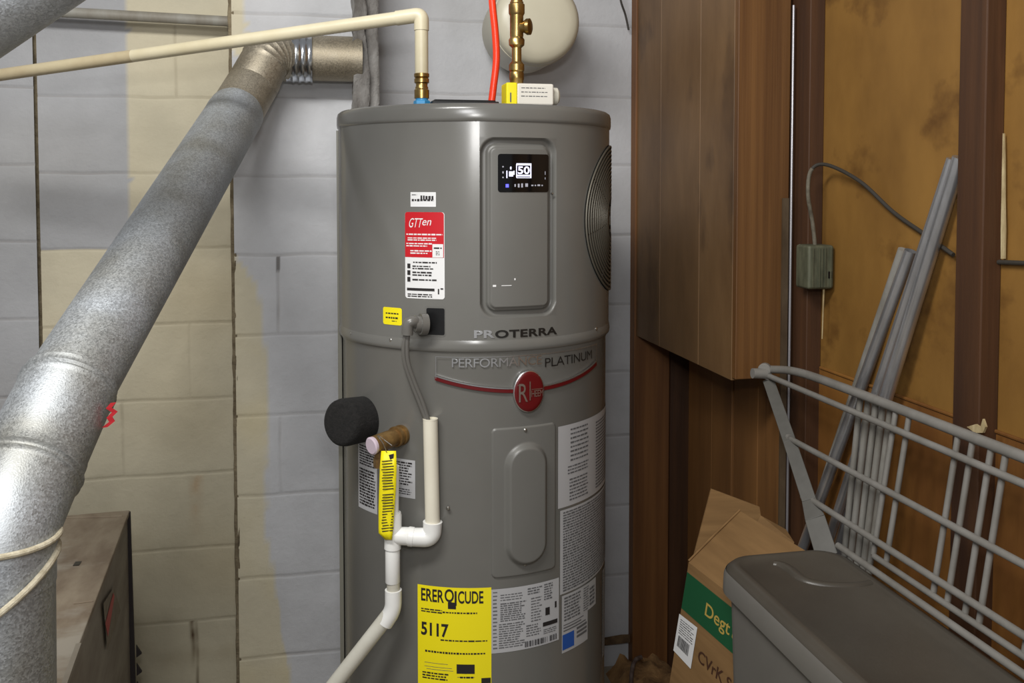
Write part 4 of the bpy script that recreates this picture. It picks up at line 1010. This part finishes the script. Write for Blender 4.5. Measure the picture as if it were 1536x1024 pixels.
# ------------------------------------------------------------ cardboard box
O = at_y(1033, 843, 1.80); e1 = Vector((.115,-.993,0)); ev = Vector((-.158,0,-.987)); en = Vector((.975,.113,-.16)).normalized()
LB = .27; HB = (O.z-.004)/.987; DB = .17
cbx = thing('cardboard_box', 'open brown cardboard box with green print standing behind the bin', 'box', (O+ev*HB+en*.08))
def bx(a, v, n, z0=0): return O+e1*a+ev*v+en*n
t3 = .004
def slab(c4, nrm, th, name, m, parent=cbx, label=None):
    n = Vector(nrm).normalized()*th; b = MB(); b.hexa(c4, [p+n for p in c4]); o = b.build(name, m, parent, smooth=False)
    if label: o['label'] = label
    return o
slab([bx(0,0,0), bx(LB,0,0), bx(LB,HB,0), bx(0,HB,0)], en, t3, 'front_panel', M['card'])
slab([bx(0,0,DB), bx(LB,0,DB), bx(LB,HB-.03,DB), bx(0,HB-.03,DB)], -en, t3, 'back_panel', M['cardin'])
slab([bx(0,0,t3), bx(0,0,DB-t3), bx(0,HB-.03,DB-t3), bx(0,HB,t3)], e1, t3, 'end_panel', M['card'])
slab([bx(LB-t3,0,t3), bx(LB-t3,0,DB-t3), bx(LB-t3,HB-.03,DB-t3), bx(LB-t3,HB,t3)], e1, t3, 'end_panel', M['cardin'])
# flap folded over from the front panel
pk = at_y(1110, 766, 1.80+.02); fl = pk-O
slab([O, O+e1*LB, O+e1*(LB-.005)+fl, O+fl], fl.cross(e1), .004, 'flap', M['card'])
b = MB(); b.tube([O+Vector((0,0,.003)), O+fl*.5+Vector((0,0,.004)), O+fl+Vector((0,0,.002))], .0022, 8); b.build('flap_edge', M['card'], cbx)
A1 = at_y(1040,832,1.86); B1 = at_y(1066,732,1.88); C1 = at_y(1138,759,1.86); D1 = at_y(1140,772,1.85); E1 = at_y(1178,793,1.83); F1 = at_y(1190,812,1.80); G1 = at_y(1184,830,1.79); H1 = at_y(1110,830,1.84)
th = Vector((0,-.004,0))
b = MB(); P6 = [A1,B1,C1,D1,E1,F1,G1,H1]; n6 = len(P6)
b.add([p for p in P6]+[p+th for p in P6], [tuple(range(n6)), tuple(range(2*n6-1, n6-1, -1))]+[(i, i+n6, (i+1)%n6+n6, (i+1)%n6) for i in range(n6)])
o = b.build('torn_flap', M['card'], cbx, smooth=False); o['label'] = 'upright torn end flap'
# printing
def fp(px, py, off=.0008):
    n = en; d = ray(px, py); oo = O - n*off; return EYE + d*((oo-EYE).dot(n)/d.dot(n))
def to_uv(p): q = p-O; # solve along e1, ev
c1 = fp(1030,852); uu = lambda p: (p-O).dot(e1)
def vv_(p): return (p-O).dot(ev)
g0 = vv_(fp(1030,857)); g1 = vv_(fp(1024,914))
b = MB(); b.add([bx(.001,g0,-.0006), bx(LB,g0,-.0006), bx(LB,g1,-.0006), bx(.001,g1,-.0006)], [(0,3,2,1)])
gb = b.build('green_band', M['green'], cbx, smooth=False)
def btxt(s, px0, py0, px1, top, bot, name, m, off=0):
    a = uu(fp(px0, py0)); c = uu(fp(px1, py0+ (px1-px0)*.8)); vs, fs = fit_text(s, c-a, 1, offset=off)
    v0 = vv_(fp(px0, top)); v1 = vv_(fp(px0, bot))
    b = MB(); b.add([bx(a+v.x, v1+(v0-v1)*v.y, -.0012) for v in vs], fs); return b.build(name, m, gb, smooth=False)
btxt('Degt', 1057, 925, 1094, 902, 930, 'print', M['cardyellow'], .01)
btxt('S', 1099, 950, 1108, 935, 962, 'print', M['cardyellow'], .01)
btxt('CVrK S', 1048, 985, 1098, 974, 994, 'print', M['cardink'], .01)
def slb(u0, u1, v0, v1, off): return [bx(u0,v0,off), bx(u1,v0,off), bx(u1,v1,off), bx(u0,v1,off)]
u0 = uu(fp(1012,950)); u1 = uu(fp(1044,965)); 
Lq = [fp(1019,920,.001), fp(1046,941,.001), fp(1036,1003,.001), fp(1010,975,.001)]
b = MB(); b.add(Lq, [(0,1,2,3)]); lb = b.build('shipping_label', M['white'], cbx, smooth=False); lb['label'] = 'white shipping label with bar code'
def bil(u, v, o=.0004):
    p = Lq[0]*(1-u)*(1-v)+Lq[1]*u*(1-v)+Lq[2]*u*v+Lq[3]*(1-u)*v; return p-en*o
b = MB()
for (x0,y0,x1,y1) in words(.12,.52,.9,.92,7,fill=.35,wmin=.05,wmax=.25): b.add([bil(x0,1-y0), bil(x1,1-y0), bil(x1,1-y1), bil(x0,1-y1)], [(0,1,2,3)])
u = .15
while u < .78: w = random.choice((.015,.03)); b.add([bil(u,.52), bil(u+w,.52), bil(u+w,.8), bil(u,.8)], [(0,1,2,3)]); u += w+.015
b.build('label_print', M['ink'], lb, smooth=False)
# ------------------------------------------------------------ electrical box and cable
ex0 = at_y(1213,400,1.775).x; ex1 = at_y(1252,400,1.775).x; ez0 = at_y(1230,434,1.775).z; ez1 = at_y(1230,368,1.775).z
eb = thing('junction_box', 'small green-grey electrical box on the post with a cable looping from its top', 'electrical box', ((ex0+ex1)/2, 1.80, ez0))
b = MB(); b.box(((ex0+ex1)/2, 1.804, (ez0+ez1)/2), (ex1-ex0, .056, ez1-ez0)); b.build('box_body', M['ebox'], eb, smooth=True, bevel=.006)
b = MB(); xx = (ex0+ex1)/2
for k_ in (-.35,-.1,.0,.12,.34): b.box((xx+k_*(ex1-ex0), 1.775, (ez0+ez1)/2), (.0025, .004, (ez1-ez0)*.9))
b.build('cover_ribs', M['ebox'], eb, smooth=False)
b = MB(); kx = at_y(1245,412,1.775); b.box((kx.x, 1.7745, kx.z), (.008,.002,.014)); b.build('knockout', M['black'], eb, smooth=False)
b = MB(); b.tube([(at_y(1232,434,1.80).x, 1.79, ez0+.002), (at_y(1232,500,1.79).x+.002, 1.79, at_y(1232,508,1.79).z)], [.0022,.001], 8); b.build('loose_wire', M['cream'], eb)
ca = thing('loop_cable', 'dark cable looping from the electrical box across the plywood', 'cable', (xx, 1.8, ez1))
cpts = [at_y(1223,372,1.80), at_y(1219,335,1.80), at_y(1212,290,1.79), at_y(1217,255,1.79), at_x(1240,247,1.02), at_x(1290,272,1.035), at_x(1340,318,1.045), at_x(1388,352,1.045), at_x(1430,382,1.045)]
sp_ = spline(cpts, 8)
b = MB(); b.tube(sp_[:26], .0042, 10); b.build('cable_sheath', M['cablegrey'], ca)
b = MB(); b.tube(sp_[25:], .0038, 10); b.build('cable_run', M['cable'], ca)
b = MB(); b.tube([at_x(1498,393,1.047), at_x(1600,397,1.047)], .0038, 10); tag(b.build('wall_cable', M['cable']), 'dark cable crossing the plywood to the right of the thick dark stud', 'cable')
# splintered strip and paper scrap beside the second stud
V = []; Fs = []
rows = [(200,1504,1505),(240,1503,1506),(300,1502,1506),(345,1501,1507),(388,1501,1506)]
b = MB()
pr = [(at_x(a,y,1.047), at_x(c,y,1.047)) for y,a,c in rows]
for (a,c),(a2,c2) in zip(pr, pr[1:]): b.hexa([a,c,c2,a2], [p+Vector((.003,0,0)) for p in (a,c,c2,a2)])
tag(b.build('wood_splinter', M['cream'], smooth=False), 'pale splintered strip stuck along the right side of the dark stud', 'splinter')
b = MB(); Q = [at_x(*q,1.012) for q in ((1450,640),(1463,636),(1470,641),(1474,628),(1478,640),(1474,649),(1462,649))]; n7 = len(Q)
b.add(Q+[p+Vector((.004,0,0)) for p in Q], [tuple(range(n7)), tuple(range(2*n7-1,n7-1,-1))]+[(i,i+n7,(i+1)%n7+n7,(i+1)%n7) for i in range(n7)])
tag(b.build('paper_scrap', M['cream'], smooth=False), 'torn cream paper scrap on the dark stud just above the wire shelf', 'scrap')
# ------------------------------------------------------------ corner litter at the foot of the wall
l_ = lump('mortar_rubble', .80, 1.0, 2.28, 2.56, .055, M['dirtpale'], amp=.008); tag(l_, 'brown heap of crumbled mortar and dirt in the corner at the wall foot', 'rubble'); l_['kind'] = 'stuff'
b = MB(); b.tube(spline([at_y(962,985,2.45), at_y(953,990,2.44), at_y(948,1005,2.43), at_y(946,1040,2.42), at_y(946,1060,2.42)]), .006, 12)
tag(b.build('rusty_pipe', mat('rusty_metal', S(110,96,88), S(70,52,44), rough=.8, scale=(60,60,60))), 'short bent rusty pipe at the foot of the wall in the corner', 'pipe')
# ------------------------------------------------------------ light
def area(name, loc, target, size, power, col=(1,1,1)):
    l = bpy.data.lights.new(name, 'AREA'); l.shape = 'RECTANGLE'; l.size = size[0]; l.size_y = size[1]; l.energy = power; l.color = col
    o = bpy.data.objects.new(name, l); C.objects.link(o); o.location = loc
    o.rotation_euler = (Vector(target)-Vector(loc)).to_track_quat('-Z', 'Y').to_euler(); return o
area('ceiling_lamp', (-.45, .75, 2.45), (.05, 2.2, 1.0), (.9, .25), 30, (1, .985, .95))
area('room_light', (-.25, -.25, 2.02), (.0, 2.2, 1.0), (.4, .3), 11.5, (.99, .99, 1))
area('camera_flash', (.01, -.02, 1.62), (.2, 2, 1.3), (.12, .05), 5.5, (1, .99, .97))
w = bpy.data.worlds.new('world'); bpy.context.scene.world = w; w.use_nodes = True
w.node_tree.nodes['Background'].inputs[0].default_value = (.86, .85, .84, 1); w.node_tree.nodes['Background'].inputs[1].default_value = .29
# ------------------------------------------------------------ camera
cam = bpy.data.cameras.new('camera'); co = bpy.data.objects.new('camera', cam); C.objects.link(co)
cam.sensor_width = 36; cam.sensor_fit = 'HORIZONTAL'; cam.lens = F/1536*36; cam.shift_y = SV*F/1536; cam.clip_start = .02
co.location = EYE
Mx = Matrix((RIGHT, UP, -FWD)).transposed(); co.rotation_euler = Mx.to_euler()
sc_ = bpy.context.scene; sc_.camera = co
vs_ = sc_.view_settings; vs_.view_transform = 'Standard'; vs_.look = 'None'; vs_.gamma = 1; vs_.exposure = 0; vs_.use_curve_mapping = False
